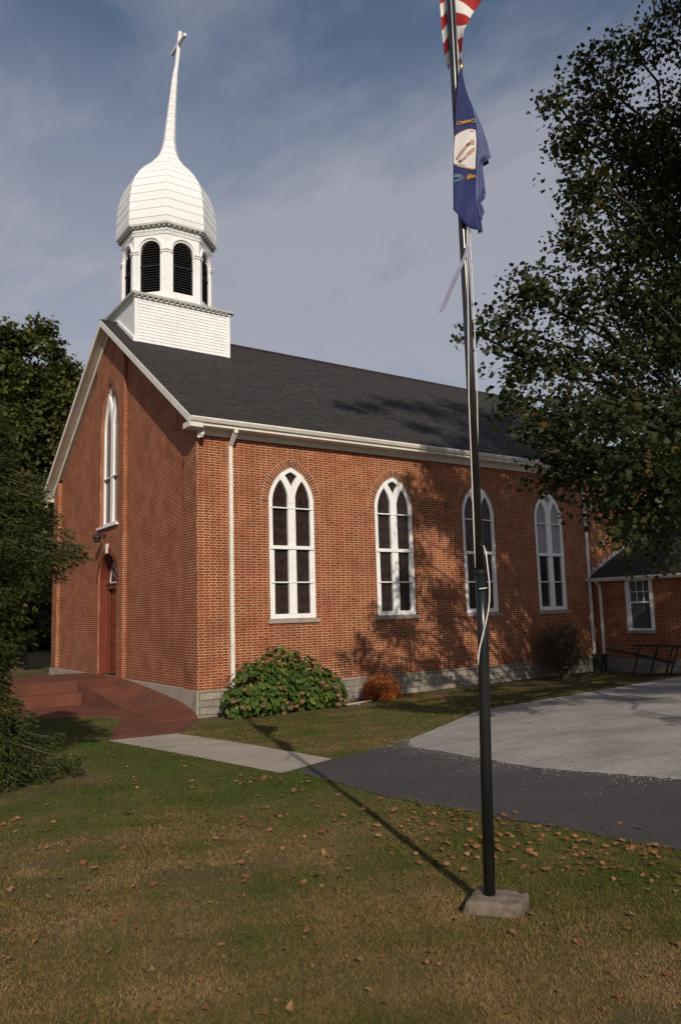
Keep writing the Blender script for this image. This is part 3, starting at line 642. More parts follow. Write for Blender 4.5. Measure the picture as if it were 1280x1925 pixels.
# belfry: eight faces with arched openings
BR, BZ0, BZ1 = 1.645, SZ1+.15, 15.98
ap = BR*math.cos(R(22.5)); hfw = BR*math.sin(R(22.5))
bf = MB(); pil = MB()
OW, OZ0, OZS = .385, BZ0+.42, 15.07
for k in range(8):
    a = R(45*k); nrm = Vector((math.cos(a), math.sin(a), 0)); tg = Vector((-math.sin(a), math.cos(a), 0)); c0 = Vector((sc_x, sc_y, 0))
    Mf = lambda u, z, d, nrm=nrm, tg=tg: tuple(c0+nrm*(ap+d)+tg*u+Vector((0, 0, z)))
    hole = roundarch(0, OW, OZ0, OZS, 0, 16)
    bf.holed([Mf(-hfw, BZ0, 0), Mf(hfw, BZ0, 0), Mf(hfw, BZ1, 0), Mf(-hfw, BZ1, 0)], [[Mf(u, z, 0) for u, z in hole]]); bf.rim([Mf(u, z, 0) for u, z in hole], nrm*-.16)
    def pb(u0, u1, z0, z1, d): pil.hexa([Mf(u, z, -.01) for u, z in ((u0, z0), (u1, z0), (u1, z1), (u0, z1))]+[Mf(u, z, d) for u, z in ((u0, z0), (u1, z0), (u1, z1), (u0, z1))])
    for s in (-1, 1):       # pilaster halves and capitals at each corner
        e = hfw+.018
        a0_, a1_ = sorted((s*(hfw-.17), s*e)); pb(a0_, a1_, BZ0, OZS-.12, .045)
        a0_, a1_ = sorted((s*(hfw-.19), s*(e+.02))); pb(a0_, a1_, BZ0, BZ0+.16, .06)
        a0_, a1_ = sorted((s*(hfw-.20), s*(e+.025))); pb(a0_, a1_, OZS-.12, OZS-.07, .075); pb(a0_, a1_, OZS-.035, OZS+.02, .09)
        a0_, a1_ = sorted((s*(hfw-.17), s*e)); pb(a0_, a1_, OZS-.07, OZS-.035, .05)
    o1, o2 = roundarch(0, OW+.13, OZS, OZS+.02, 0, 16), roundarch(0, OW+.055, OZS, OZS+.02, 0, 16)
    for i in range(2, len(o1)-1): pil.hexa([Mf(u, z, -.01) for u, z in (o1[i], o1[i+1], o2[i+1], o2[i])]+[Mf(u, z, .05) for u, z in (o1[i], o1[i+1], o2[i+1], o2[i])])
    nd = 13
    for i in range(nd):
        u = -hfw+.05+(2*hfw-.1)*i/(nd-1); pb(u-.022, u+.022, 15.72, 15.80, .05)
    pb(-hfw-.02, hfw+.02, 15.80, 15.85, .06); pb(-hfw-.012, hfw+.012, 15.66, 15.69, .03)
    # louvres set in the opening
    lv = MB(); lv.hexa([Mf(u, z, -.16) for u, z in ((-OW-.02, OZ0-.02), (OW+.02, OZ0-.02), (OW+.02, OZS+OW), (-OW-.02, OZS+OW))]+[Mf(u, z, -.14) for u, z in ((-OW-.02, OZ0-.02), (OW+.02, OZ0-.02), (OW+.02, OZS+OW), (-OW-.02, OZS+OW))])
    ns = 20
    for i in range(ns):
        z = OZ0+.01+i*(OZS+OW-OZ0-.03)/ns
        uw = OW-.012 if z < OZS-.06 else math.sqrt(max((OW-.02)**2-(max(z+.06-OZS, 0))**2, .0004))
        lv.hexa([Mf(-uw, z, -.03), Mf(uw, z, -.03), Mf(uw, z+.012, -.03), Mf(-uw, z+.012, -.03), Mf(-uw, z+.07, -.13), Mf(uw, z+.07, -.13), Mf(uw, z+.082, -.13), Mf(-uw, z+.082, -.13)])
    zb = OZ0+(OZS-OZ0)*.62; lv.hexa([Mf(u, z, -.06) for u, z in ((-OW+.002, zb), (OW-.002, zb), (OW-.002, zb+.05), (-OW+.002, zb+.05))]+[Mf(u, z, -.02) for u, z in ((-OW+.002, zb), (OW-.002, zb), (OW-.002, zb+.05), (-OW+.002, zb+.05))])
    lv.build('louver', MAT['louver'], steeple)
bf.build('belfry', MAT['white'], steeple, fix=False); pil.build('pilaster_trim', MAT['white'], steeple)
# octagonal eave cornice
oc = MB()
def ringband(mb_, r0, z0, r1, z1, mi=0, cx0=sc_x, cy0=sc_y, cx1=sc_x, cy1=sc_y):
    for k in range(8): mb_.poly([octv(r0, z0, k, cx0, cy0), octv(r0, z0, k+1, cx0, cy0), octv(r1, z1, k+1, cx1, cy1), octv(r1, z1, k, cx1, cy1)], mi)
for (r0, z0, r1, z1, mi) in ((1.66, 15.86, 1.70, 15.94, 0), (1.70, 15.94, 1.84, 15.97, 1), (1.84, 15.97, 1.88, 16.03, 0), (1.88, 16.03, 1.895, 16.23, 0), (1.895, 16.23, 1.86, 16.25, 1)): ringband(oc, r0, z0, r1, z1, mi)
for k in range(8):
    a = R(45*k); nrm = Vector((math.cos(a), math.sin(a), 0)); tg = Vector((-math.sin(a), math.cos(a), 0))
    for i in range(7):
        u = -.6+.2*i; p0 = Vector((sc_x, sc_y, 0))+tg*u; A = [p0+nrm*(1.545)+tg*s for s in (-.035, .035)]; B_ = [p0+nrm*1.68+tg*s for s in (-.035, .035)]
        oc.hexa([tuple(v+Vector((0, 0, z))) for z in (15.9, 15.955) for v in (A[0], A[1], B_[1], B_[0])], 1)
oc.build('dome_cornice', [MAT['white'], MAT['dark_metal_trim']], steeple)
# onion dome in lapped shingle courses, then the needle spire (it leans slightly, as the old one does)
prof = [(16.25, 1.87), (16.7, 1.865), (17.2, 1.83), (17.67, 1.74), (18.05, 1.60), (18.39, 1.385), (18.62, 1.20), (18.8, 1.02), (19.0, .82), (19.22, .645), (19.42, .49), (19.6, .39), (19.97, .275), (20.35, .222), (21.9, .145), (23.05, .10)]
pz = [p[0] for p in prof]; pr = [p[1] for p in prof]
def rad(z): return float(np.interp(z, pz, pr))
def lean(z):
    d = .045*max(z-18.6, 0)+.0055*max(z-18.6, 0)**2; return sc_x+.8244*d, sc_y-.566*d
dm = MB(); z = 16.25
while z < 20.3:
    h = .33; z1 = min(z+h, 20.35); (ax, ay), (bx_, by_) = lean(z), lean(z1)
    sub = 3
    for i in range(sub):
        za, zb = z+(z1-z)*i/sub, z+(z1-z)*(i+1)/sub; (ax, ay), (bx_, by_) = lean(za), lean(zb)
        l0, l1 = .011*(1-i/sub), .011*(1-(i+1)/sub); ringband(dm, rad(za)+l0, za, rad(zb)+l1, zb, 0, ax, ay, bx_, by_)
    ringband(dm, rad(z), z+.0, rad(z)+.011, z, 0, *lean(z), *lean(z)); z = z1
m, t, b = newmat('dome_shingles', .55, .35); g = pos(t).outputs['Position']; sp = t.nodes.new('ShaderNodeSeparateXYZ'); t.links.new(g, sp.inputs[0])
aa = mth(t, 'ARCTAN2', mth(t, 'SUBTRACT', sp.outputs[1], sc_y), mth(t, 'SUBTRACT', sp.outputs[0], sc_x)); rw = mth(t, 'FLOOR', mth(t, 'DIVIDE', mth(t, 'SUBTRACT', sp.outputs[2], 16.25), .33))
fz = mth(t, 'FRACT', mth(t, 'DIVIDE', mth(t, 'SUBTRACT', sp.outputs[2], 16.25), .33))
q = mth(t, 'FRACT', mth(t, 'ADD', mth(t, 'MULTIPLY', aa, 7.0), mth(t, 'MULTIPLY', rw, .37))); seam = mth(t, 'LESS_THAN', q, .035)
c = mix(t, ramp(t, noise(t, g, 2.5, 6, .7), [(.35, 0.0), (.75, .8)]), (0.86, 0.865, 0.87), (0.75, 0.75, 0.745)); c = mix(t, mth(t, 'MULTIPLY', seam, .35), c, (0.4, 0.39, 0.37))
c = mix(t, mth(t, 'MULTIPLY', mth(t, 'LESS_THAN', fz, .05), .45), c, (0.3, 0.29, 0.28)); t.links.new(c, b.inputs['Base Color']); bump(t, b, noise(t, g, 25, 4), .3, .01); MAT['dome'] = m
dm.build('dome', [MAT['dome'], MAT['dark_metal_trim']], steeple, fix=False)
spb = MB(); z = 20.35
while z < 23.0:
    z1 = min(z+.33, 23.05); ringband(spb, rad(z)+.012, z, rad(z1)+.002, z1, 0, *lean(z), *lean(z1)); ringband(spb, rad(z)-.01, z, rad(z)+.012, z, 0, *lean(z), *lean(z)); z = z1
ringband(spb, .10, 23.05, .075, 23.35, 0, *lean(23.05), *lean(23.35))
spb.build('spire', MAT['dome'], steeple, fix=False)
cr = MB(); (ax, ay), (bx_, by_) = lean(23.3), lean(24.95); h_ = .062
cr.hexa([(ax-h_, ay-h_, 23.2), (ax+h_, ay-h_, 23.2), (ax+h_, ay+h_, 23.2), (ax-h_, ay+h_, 23.2), (bx_-h_, by_-h_, 24.93), (bx_+h_, by_-h_, 24.93), (bx_+h_, by_+h_, 24.93), (bx_-h_, by_+h_, 24.93)])
mx_, my_ = lean(24.36); cr.box((mx_-.055, my_-.66, 24.32), (mx_+.055, my_+.66, 24.43)); cr.build('cross', MAT['white'], steeple, bevel=.008)

# drain boots
db = MB(); db.tube([(16.15, -.07, .10), (16.15, -.07, -.1), (16.12, -.12, -.4), (16.05, -.3, -.62)], [.09, .1, .1, .1], 10); db.build('drain_pipe', MAT['black_iron'], church, smooth=True)

# ------------------------------------------------------------------ ramp, landing and steps at the front door
ent = thing('entrance_ramp', 'red painted concrete ramp and landing with steps at the church door', 'ramp', (0, 0, 0))
mb = MB(); mb.box((-4.6, 6.1, -.9), (-.052, 9.6, .03)); mb.build('landing', MAT['redc'], ent)
mb = MB(); mb.box((-4.6, 5.72, -.9), (-1.32, 6.098, -.31)); mb.build('step', MAT['redc'], ent)
mb = MB(); ys = [6.098, 5, 3.6, 2, .75, .1, -.15]; zw = [.028, .0, -.1, -.24, -.37, -.53, -.63]; xo = [-1.36, -1.15, -.8, -.95, -1.15, -1.25, -1.2]; zo = [.028, -.25, -.655, -.66, -.66, -.665, -.668]
for i in range(6):
    a, b2 = (-.052, ys[i], zw[i]), (-.052, ys[i+1], zw[i+1]); c_, d_ = (xo[i+1], ys[i+1], zo[i+1]), (xo[i], ys[i], zo[i])
    mb.poly([a, b2, c_]); mb.poly([a, c_, d_]); mb.poly([d_, c_, (c_[0], c_[1], -.9), (d_[0], d_[1], -.9)])
mb.poly([(-.052, ys[-1], zw[-1]), (xo[-1], ys[-1], zo[-1]), (xo[-1], ys[-1], -.9), (-.052, ys[-1], -.9)])
so_ = mb.build('sloped_slab', MAT['redc'], ent, smooth=False)
bm = bmesh.new(); bm.from_mesh(so_.data); bmesh.ops.remove_doubles(bm, verts=bm.verts, dist=.001); bm.to_mesh(so_.data); bm.free()
for p_ in so_.data.polygons: p_.use_smooth = abs(p_.normal.z) > .5
so_.data.set_sharp_from_angle(angle=R(50))

# ------------------------------------------------------------------ annex
AX, AXR, AY, AZ = 16.40, 22.8, -7.5, 3.02
annex = thing('brick_annex', 'low brick annex with dark roof joined to the church side wall', 'annex', (AX, AY, zg(AX, AY)))
wy0, wy1, wz0, wz1 = -2.56, -1.44, .98, 2.90
mb = MB(); mb.holed([(AX, AY, -.02), (AX, -.002, -.02), (AX, -.002, AZ), (AX, AY, AZ)], [[(AX, wy0, wz0), (AX, wy1, wz0), (AX, wy1, wz1), (AX, wy0, wz1)]])
mb.rim([(AX, wy0, wz0), (AX, wy1, wz0), (AX, wy1, wz1), (AX, wy0, wz1)], (.2, 0, 0))
ridx = (AX+AXR)/2; RZ = 4.62
mb.poly([(AX, AY, -.02), (AXR, AY, -.02), (AXR, AY, AZ), (ridx, AY, RZ-.1), (AX, AY, AZ)]); mb.poly([(AXR, AY, -.02), (AXR, -.002, -.02), (AXR, -.002, AZ), (AXR, AY, AZ)])
mb.build('wall', MAT['brick'], annex, fix=False)
mb = MB(); mb.box((AX-.05, AY-.05, -1.2), (AX+.3, -.05, -.022)); mb.box((AX+.3, AY-.05, -1.2), (AXR, AY+.3, -.022)); mb.build('foundation', MAT['stone'], annex)
mb = MB(); sl2 = (RZ-AZ)/(ridx-AX)
for s in (-1, 1):
    ex = ridx+s*(ridx-AX+.3); ez = RZ-sl2*(ridx-AX+.3)
    a = [(ex, AY-.3, ez), (ex, -.004, ez), (ridx, -.004, RZ), (ridx, AY-.3, RZ)]; mb.hexa([(x, y, z) for x, y, z in a]+[(x, y, z+.1) for x, y, z in a])
mb.build('roof', MAT['roof'], annex)
# stepped metal flashing along the church wall
mb = MB()
for i in range(10):
    x = AX-.28+i*.33; z = RZ-sl2*(ridx-x)+.11; mb.box((x, -.03, z), (x+.3, -.002, z+.22))
mb.build('flashing', MAT['dark_metal_trim'], annex)
mb = MB(); gz = RZ-sl2*(ridx-AX+.3)+.07
mb.prism([(AX-.30+a, AY-.3, gz+b2) for a, b2 in [(.0, 0), (-.085, 0), (-.1, -.035), (-.05, -.12), (0, -.12)]], (0, -AY+.29, 0)); mb.box((AX-.298, AY-.28, gz-.13), (AX-.27, -.01, gz-.001)); mb.box((AX-.268, AY-.28, gz-.13), (AX-.003, -.01, gz-.11)); mb.build('gutter', MAT['white_trim'], annex)
mb = MB(); mb.box((AX-.10, -.42, .05), (AX-.03, -.33, gz-.3)); mb.hexa([(AX-.10, -.42, gz-.32), (AX-.10, -.33, gz-.32), (AX-.03, -.33, gz-.29), (AX-.03, -.42, gz-.29), (AX-.36, -.42, gz-.1), (AX-.36, -.33, gz-.1), (AX-.29, -.33, gz-.07), (AX-.29, -.42, gz-.07)]); mb.build('downspout', MAT['white_trim'], annex)
mb = MB(); mb.tube([(AX-.07, -.38, .1), (AX-.08, -.38, -.15), (AX-.16, -.38, -.42), (AX-.35, -.42, -.58)], [.09, .1, .1, .1], 10); mb.build('drain_pipe', MAT['black_iron'], annex, smooth=True)
mb = MB()
def wb(y0, y1, z0, z1, d0, d1): mb.box((AX-d1, y0, z0), (AX-d0, y1, z1))
cs = .14
wb(wy0+.002, wy0+cs, wz0, wz1, -.1, .02); wb(wy1-cs, wy1-.002, wz0, wz1, -.1, .02); wb(wy0+cs, wy1-cs, wz1-cs, wz1-.002, -.1, .019); wb(wy0+cs, wy1-cs, wz0+.002, wz0+.07, -.1, .0)
zm = (wz0+wz1)/2+.05; wb(wy0+cs, wy1-cs, zm-.03, zm+.03, -.09, -.03)
for k in (1, 2): yy = wy0+cs+(wy1-wy0-2*cs)*k/3; wb(yy-.012, yy+.012, zm+.03, wz1-cs, -.085, -.06)
wb(wy0+cs, wy1-cs, (zm+wz1-cs)/2-.012, (zm+wz1-cs)/2+.012, -.086, -.061)
wn_ = mb.build('window', MAT['white'], annex)
mb = MB(); mb.poly([(AX+.08, wy0+.05, wz0+.03), (AX+.08, wy1-.05, wz0+.03), (AX+.08, wy1-.05, wz1-.05), (AX+.08, wy0+.05, wz1-.05)]); mb.build('pane', MAT['curtain'], wn_)
mb = MB(); mb.box((AX-.07, wy0-.06, wz0-.11), (AX+.1, wy1+.06, wz0-.003)); mb.build('sill', MAT['concrete'], wn_)

# ------------------------------------------------------------------ flagpole and flags
BX, BY = -4.984, -15.49; BZ = zg(BX, BY)
RH = Vector((.8244, -.5661, 0)); TOV = Vector((-.5691, -.8223, 0))   # lateral, and towards the road
def fp_(lat, z, d=0.0): v = Vector((BX, BY, 0))+RH*lat+TOV*d; return (v.x, v.y, z)
PLAT = .045
pole_t = thing('flagpole', 'black steel flagpole rising from a chipped concrete block in the lawn', 'flagpole', (BX, BY, BZ))
mb = MB()
mb.tube([fp_(0.0, BZ+.05), fp_(.02, BZ+.9), fp_(.042, 1.7), fp_(PLAT, 2.16)], .0365, 20)
mb.build('sleeve', MAT['black'], pole_t, smooth=True)
mb = MB(); mb.tube([fp_(PLAT, 2.12), fp_(PLAT+.003, 4.0), fp_(.043, 6.3), fp_(.04, 8.1)], [.029, .029, .0265, .024], 18); mb.build('pole', MAT['dark_alu'], pole_t, smooth=True)
mb = MB(); mb.tube([fp_(PLAT, 2.15), fp_(PLAT, 2.175)], .040, 18); mb.build('collar', MAT['black'], pole_t); mb = MB(); mb.tube([fp_(PLAT-.02, 2.05, .045), fp_(PLAT+.03, 2.055, .045)], .005, 8); mb.build('cleat', MAT['steel'], pole_t)
mb = MB(); mb.lathe([(0, 8.1), (.045, 8.12), (.06, 8.17), (.045, 8.22), (0, 8.24)], (BX+.03, BY-.02, 0), 14); mb.build('finial', MAT['brass'], pole_t, smooth=True)
bm = bmesh.new()
dims = (.34, .25, .20)
r_ = bmesh.ops.create_cube(bm, size=1.0)
bmesh.ops.scale(bm, vec=dims, verts=bm.verts); bmesh.ops.subdivide_edges(bm, edges=bm.edges[:], cuts=9, use_grid_fill=True)
from mathutils import noise as mn
for v in bm.verts:
    nv = mn.noise_vector(v.co*14)*.007+mn.noise_vector(v.co*45)*.003; ed = sum(abs(v.co[i]) > dims[i]*.46 for i in range(3))
    v.co *= (1-.035*max(ed-1, 0)); v.co += nv*(2.0+max(ed-1, 0)*2.2)
bmesh.ops.rotate(bm, matrix=Matrix.Rotation(R(-60), 3, 'Z'), verts=bm.verts); bmesh.ops.translate(bm, vec=(BX+.01, BY-.05, BZ-.02), verts=bm.verts)
me = bpy.data.meshes.new('base_block'); bm.to_mesh(me); bm.free(); me.materials.append(MAT['slab'])
bb = bpy.data.objects.new('base_block', me); col.objects.link(bb); bb.parent = pole_t; bb.matrix_parent_inverse = Matrix.Translation(parent_loc(pole_t)).inverted()
for p in me.polygons: p.use_smooth = True
mb = MB()
mb.tube([fp_(.075, 8.0, .03), fp_(.072, 5.78, .03), fp_(.069, 4.489, .033), fp_(.045, 3.878, .04), fp_(.022, 3.328, .04), fp_(.017, 2.821, .034), fp_(.014, 2.424, .02), fp_(.010, 2.19, .02)], .0042, 6)
mb.tube([fp_(.09, 8.0, .02), fp_(.092, 5.7, .03), fp_(.089, 4.45, .03), fp_(.088, 3.9, .03), fp_(.082, 3.3, .01), fp_(.072, 2.9, -.02), fp_(.06, 2.5, -.032)], .0038, 6)
pts = [(.079, 2.283), (.083, 2.22), (.087, 2.161), (.0905, 2.10), (.090, 2.041), (.086, 1.98), (.077, 1.921), (.066, 1.876), (.053, 1.830), (.038, 1.78), (.022, 1.725), (.008, 1.68), (-.002, 1.63), (-.008, 1.568)]
mb.build('halyard', MAT['rope'], pole_t, smooth=True); mb = MB(); mb.tube([fp_(.074, 2.33, .01)]+[fp_(a, z, .05) for a, z in pts], .0048, 7); mb.build('loose_rope', MAT['rope'], pole_t, smooth=True)

def interp(l, z):
    zs_ = [p[1] for p in l][::-1]; ls_ = [p[0] for p in l][::-1]; return float(np.interp(z, zs_, ls_))
def along(l, v):
    d = [0.0]
    for a, b2 in zip(l, l[1:]): d.append(d[-1]+math.hypot(a[0]-b2[0], a[1]-b2[1]))
    s_ = v*d[-1]; return float(np.interp(s_, d, [p[0] for p in l])), float(np.interp(s_, d, [p[1] for p in l]))
SL_ = [(0.068, 5.676), (0.048, 5.554), (0.032, 5.411), (0.015, 5.197), (0.0, 5.056), (-0.008, 4.916), (-0.018, 4.777), (-0.025, 4.624)]
SF_ = [(0.087, 5.676), (0.108, 5.552), (0.147, 5.407), (0.167, 5.264), (0.170, 5.122), (0.158, 4.981), (0.150, 4.841), (0.153, 4.702), (0.160, 4.598), (0.168, 4.46)]
SO_ = [(0.089, 5.676), (0.104, 5.603), (0.144, 5.479), (0.185, 5.37), (0.219, 5.262), (0.247, 5.169), (0.271, 5.048), (0.235, 5.03), (0.21, 5.014), (0.214, 4.909), (0.222, 4.776), (0.178, 4.722), (0.2, 4.631), (0.168, 4.585), (0.166, 4.50)]
def FD(lat, z):
    s_ = min(max((5.68-z)/.6, 0), 1)
    return .058+s_*(.017*math.sin((lat+.25*(5.7-z))*30)+.006*math.sin(z*11+lat*18))+.01
flag = thing('state_flag', 'limp blue flag with a round white seal and gold lettering', 'flag', fp_(.08, 5.68))
NU, NV = 16, 60
def sheet(fn, nu, nv):
    v_ = []; f_ = []
    for i in range(nv+1):
        for j in range(nu+1): v_.append(fn(j/nu, i/nv))
    for i in range(nv):
        for j in range(nu): k = i*(nu+1)+j; f_.append((k, k+1, k+nu+2, k+nu+1))
    return np.array(v_), np.array(f_)
def fsurf(u, v):
    a, b2 = along(SL_, v), along(SF_, v)
    # bottom hem sweeps down to the right
    lat = a[0]*(1-u)+b2[0]*u; z = a[1]*(1-u)+b2[1]*u; z -= .028*math.sin(u*math.pi)*v**6
    return fp_(lat, z, FD(lat, z)-.05*max(u-.85, 0)/.15*.4)
va, fa = sheet(fsurf, NU, NV); o = fast_mesh('front_panel', va, fa, MAT['blue_cloth'], flag, True)
md = o.modifiers.new('thick', 'SOLIDIFY'); md.thickness = .0015; md.offset = -1
def bsurf(u, v):
    a, b2 = along(SF_, v), along(SO_, v)
    lat = a[0]*(1-u)+b2[0]*u; z = a[1]*(1-u)+b2[1]*u
    return fp_(lat-.012*(1-u), z, FD(a[0], a[1])-.022-.04*u+.022*math.sin(u*7+v*9)*v)
va, fa = sheet(bsurf, 14, NV); o = fast_mesh('back_fold', va, fa, MAT['pale_blue_cloth'], flag, True); md = o.modifiers.new('thick', 'SOLIDIFY'); md.thickness = .0015
# second drooping fold, darker side
def csurf(u, v):
    a, b2 = along(SF_, .35+.62*v), along(SO_, .5+.48*v); lat = a[0]*(1-u)+(b2[0]-.006)*u; z = a[1]*(1-u)+b2[1]*u-.015*u
    return fp_(lat, z, .0+.02*math.sin(u*5+v*6)-.03*u)
va, fa = sheet(csurf, 10, 40); o = fast_mesh('inner_fold', va, fa, MAT['blue_cloth'], flag, True); md = o.modifiers.new('thick', 'SOLIDIFY'); md.thickness = .0015
# seal
def clipdisc(cx, cz, rx, rz, d, mat, name, parent=flag):
    v_, f_ = [], []; n_, m_ = 26, 12
    for i in range(n_+1):
        z = cz+rz*math.cos(math.pi*i/n_); h = rx*math.sin(math.pi*i/n_); x0 = max(cx-h, interp(SL_, z)+.0025); x1 = min(cx+h, interp(SF_, z)-.012); x1 = max(x1, x0+.0001)
        for j in range(m_+1): lat = x0+(x1-x0)*j/m_; v_.append(fp_(lat, z, FD(lat, z)+d))
    for i in range(n_):
        for j in range(m_): k = i*(m_+1)+j; f_.append((k, k+1, k+m_+2, k+m_+1))
    return fast_mesh(name, np.array(v_), np.array(f_), mat, parent, True)
ring_o = clipdisc(.106, 5.068, .140, .148, .0045, MAT['gold'], 'seal'); sd = clipdisc(.106, 5.068, .134, .142, .0065, MAT['white_cloth'], 'seal_field', ring_o)
def letters(txt, lat0, z0, size, mat, name, arc=0.0, slope=0.0, bold=.0, parent=ring_o):
    cu = bpy.data.curves.new('t', 'FONT'); cu.body = txt; cu.size = 1.0; cu.offset = bold; cu.space_character = 1.05
    ob = bpy.data.objects.new('t', cu); col.objects.link(ob); dg = bpy.context.evaluated_depsgraph_get(); me_ = bpy.data.meshes.new_from_object(ob.evaluated_get(dg)); bpy.data.objects.remove(ob); bpy.data.curves.remove(cu)
    bm_ = bmesh.new(); bm_.from_mesh(me_); bmesh.ops.triangulate(bm_, faces=bm_.faces); bmesh.ops.subdivide_edges(bm_, edges=bm_.edges, cuts=1)
    for v in bm_.verts:
        lat = lat0+v.co.x*size; z = z0+v.co.y*size+slope*(lat-lat0)-arc*(lat-.115)**2
        v.co = Vector(fp_(lat, z, FD(lat, z)+.0095))
    bm_.to_mesh(me_); bm_.free(); me_.name = name; me_.materials.clear(); me_.materials.append(mat)
    o_ = bpy.data.objects.new(name, me_); col.objects.link(o_); o_.parent = parent; o_.matrix_parent_inverse = Matrix.Translation(parent_loc(parent)).inverted()
letters('OMMO', .029, 5.262, .040, MAT['gold'], 'lettering', arc=1.2, bold=.006)
letters('UN', .112, 5.187, .020, MAT['ink'], 'lettering', arc=1.0)
letters('E FALL', .010, 4.955, .0215, MAT['ink'], 'lettering', slope=-.28)
def blot(pts, mat, name, d=.0095):
    m_ = MB(); P_ = [Vector((a, z, 0)) for a, z in pts]
    for tri in tessellate_polygon([P_]): m_.poly([fp_(P_[i].x, P_[i].y, FD(P_[i].x, P_[i].y)+d) for i in tri])
    m_.build(name, mat, ring_o, fix=False)
blot([(.012, 5.015), (.035, 5.045), (.065, 5.075), (.09, 5.10), (.105, 5.088), (.08, 5.06), (.05, 5.03), (.02, 4.995)], MAT['skin_print'], 'printed_figure')
blot([(.035, 4.985), (.06, 5.0), (.10, 5.045), (.14, 5.075), (.142, 5.05), (.11, 5.02), (.075, 4.99), (.045, 4.972)], MAT['skin_print'], 'printed_figure')
blot([(.083, 5.092), (.10, 5.105), (.112, 5.098), (.106, 5.082), (.09, 5.078)], MAT['brown_print'], 'printed_figure', .0112)
blot([(.028, 4.985), (.042, 4.995), (.048, 4.978), (.035, 4.968)], MAT['brown_print'], 'printed_figure', .0112)
blot([(.105, 5.11), (.125, 5.128), (.141, 5.12), (.14, 5.095), (.12, 5.085)], MAT['skin_print'], 'printed_figure', .0104)
def frond(lat, z, ang, L_, mat, n=5):
    m_ = MB(); c_, s_ = math.cos(R(ang)), math.sin(R(ang))
    def T(a, b2): la = lat+a*c_-b2*s_; zz_ = z+a*s_+b2*c_; return fp_(la, zz_, FD(la, zz_)+.006)
    m_.poly([T(0, -.0015), T(L_, -.001), T(L_, .001), T(0, .0015)])
    for i in range(n):
        a = L_*(i+.6)/n
        for sg in (-1, 1): m_.poly([T(a, 0), T(a+.008, sg*.007), T(a+.020, sg*.012), T(a+.010, sg*.002)])
    m_.build('printed_sprig', mat, ring_o, fix=False)
frond(.062, 4.855, 160, .06, MAT['sage_print']); frond(.055, 4.845, 188, .055, MAT['sage_print'], 4); frond(.045, 4.875, 172, .04, MAT['sage_print'], 3)
frond(.075, 4.85, 40, .045, MAT['gold'], 4); frond(.09, 4.87, 10, .045, MAT['gold'], 4); frond(.085, 4.845, 70, .03, MAT['gold'], 3)

# national flag: striped cloth hanging beside the pole, most of it above the picture
def stripemat(name, k, s0, red, white):
    m, t, b = newmat(name, .75, .2); g = pos(t).outputs['Position']; d = t.nodes.new('ShaderNodeVectorMath'); d.operation = 'DOT_PRODUCT'; d.inputs[1].default_value = (RH.x*k, RH.y*k, 1.0)
    t.links.new(g, d.inputs[0]); off_ = (RH.x*BX+RH.y*BY)*k
    s_ = mth(t, 'MODULO', mth(t, 'ADD', mth(t, 'FLOOR', mth(t, 'DIVIDE', mth(t, 'SUBTRACT', d.outputs['Value'], s0+off_), .105)), 100), 2.0)
    t.links.new(mix(t, s_, red, white), b.inputs['Base Color']); return m
RD, WH = (0.30, 0.022, 0.022), (0.64, 0.62, 0.60)
sm1 = stripemat('striped_cloth', .75, 6.09, RD, WH); sm2 = stripemat('striped_cloth_edge', -.6, 6.10, RD, WH)
usf = thing('striped_flag', 'red and white striped flag hanging from the top of the pole', 'flag', fp_(.07, 7.3))
UL = [(-.03, 7.35), (-.03, 6.6), (-0.025, 6.275), (-0.02, 6.112), (-0.01, 5.937), (0.013, 5.776)]; ULr = [(.06, 7.35), (.05, 6.6), (.045, 6.275), (.04, 6.112), (.035, 5.937), (.022, 5.776)]
va, fa = sheet(lambda u, v: (lambda a, b2: fp_(a[0]*(1-u)+b2[0]*u, a[1]*(1-u)+b2[1]*u, -.05+.02*math.sin(u*6+v*5)))(along(UL, v), along(ULr, v)), 8, 40)
o = fast_mesh('back_fold', va, fa, sm2, usf, True); md = o.modifiers.new('thick', 'SOLIDIFY'); md.thickness = .0015
UR = [(.10, 7.4), (.50, 6.9), (.42, 6.55), (0.301, 6.265), (0.255, 6.212), (0.19, 6.133), (0.147, 6.026), (0.107, 5.947), (0.097, 5.867), (0.088, 5.761)]; URl = [(.07, 7.4), (.068, 6.9), (.068, 6.265), (.07, 6.1), (.072, 5.947), (.078, 5.867), (.084, 5.761)]
def usr(u, v):
    z = 7.4-1.639*v; a, b2 = interp(URl, z), interp(UR, z); lat = a*(1-u)+b2*u; return fp_(lat, z, .036+.035*math.sin(lat*26+z*5)*u+.03*u)
va, fa = sheet(usr, 20, 60); o = fast_mesh('front_panel', va, fa, sm1, usf, True); md = o.modifiers.new('thick', 'SOLIDIFY'); md.thickness = .0015
mb = MB(); mb.tube([fp_(.082, 5.775, .045), fp_(.088, 5.72, .05), (fp_(.083, 5.66, .055))], .010, 8); tag(mb.build('snap_hook', MAT['brass'], smooth=True), 'small tarnished snap hook between the two flags', 'hook')
RB = [(.056, 4.39), (.053, 4.335), (.03, 4.27), (-.010, 4.19), (-.055, 4.095), (-.095, 4.01), (-.130, 3.925)]
def rib(u, v):
    a = along(RB, v); wdt = .015*(.5+min(v*3, 1)*.9); return fp_(a[0]+(u-.5)*2*wdt*.9, a[1]+(u-.5)*wdt*.9+.012*(u-.5)*(v > .97), .05+.02*math.sin(v*5))
va, fa = sheet(rib, 3, 30); o = fast_mesh('ribbon', va, fa, MAT['ribbon'], None, True); md = o.modifiers.new('thick', 'SOLIDIFY'); md.thickness = .0012; tag(o, 'torn pale cloth strip dangling left of the pole below the blue flag', 'ribbon')

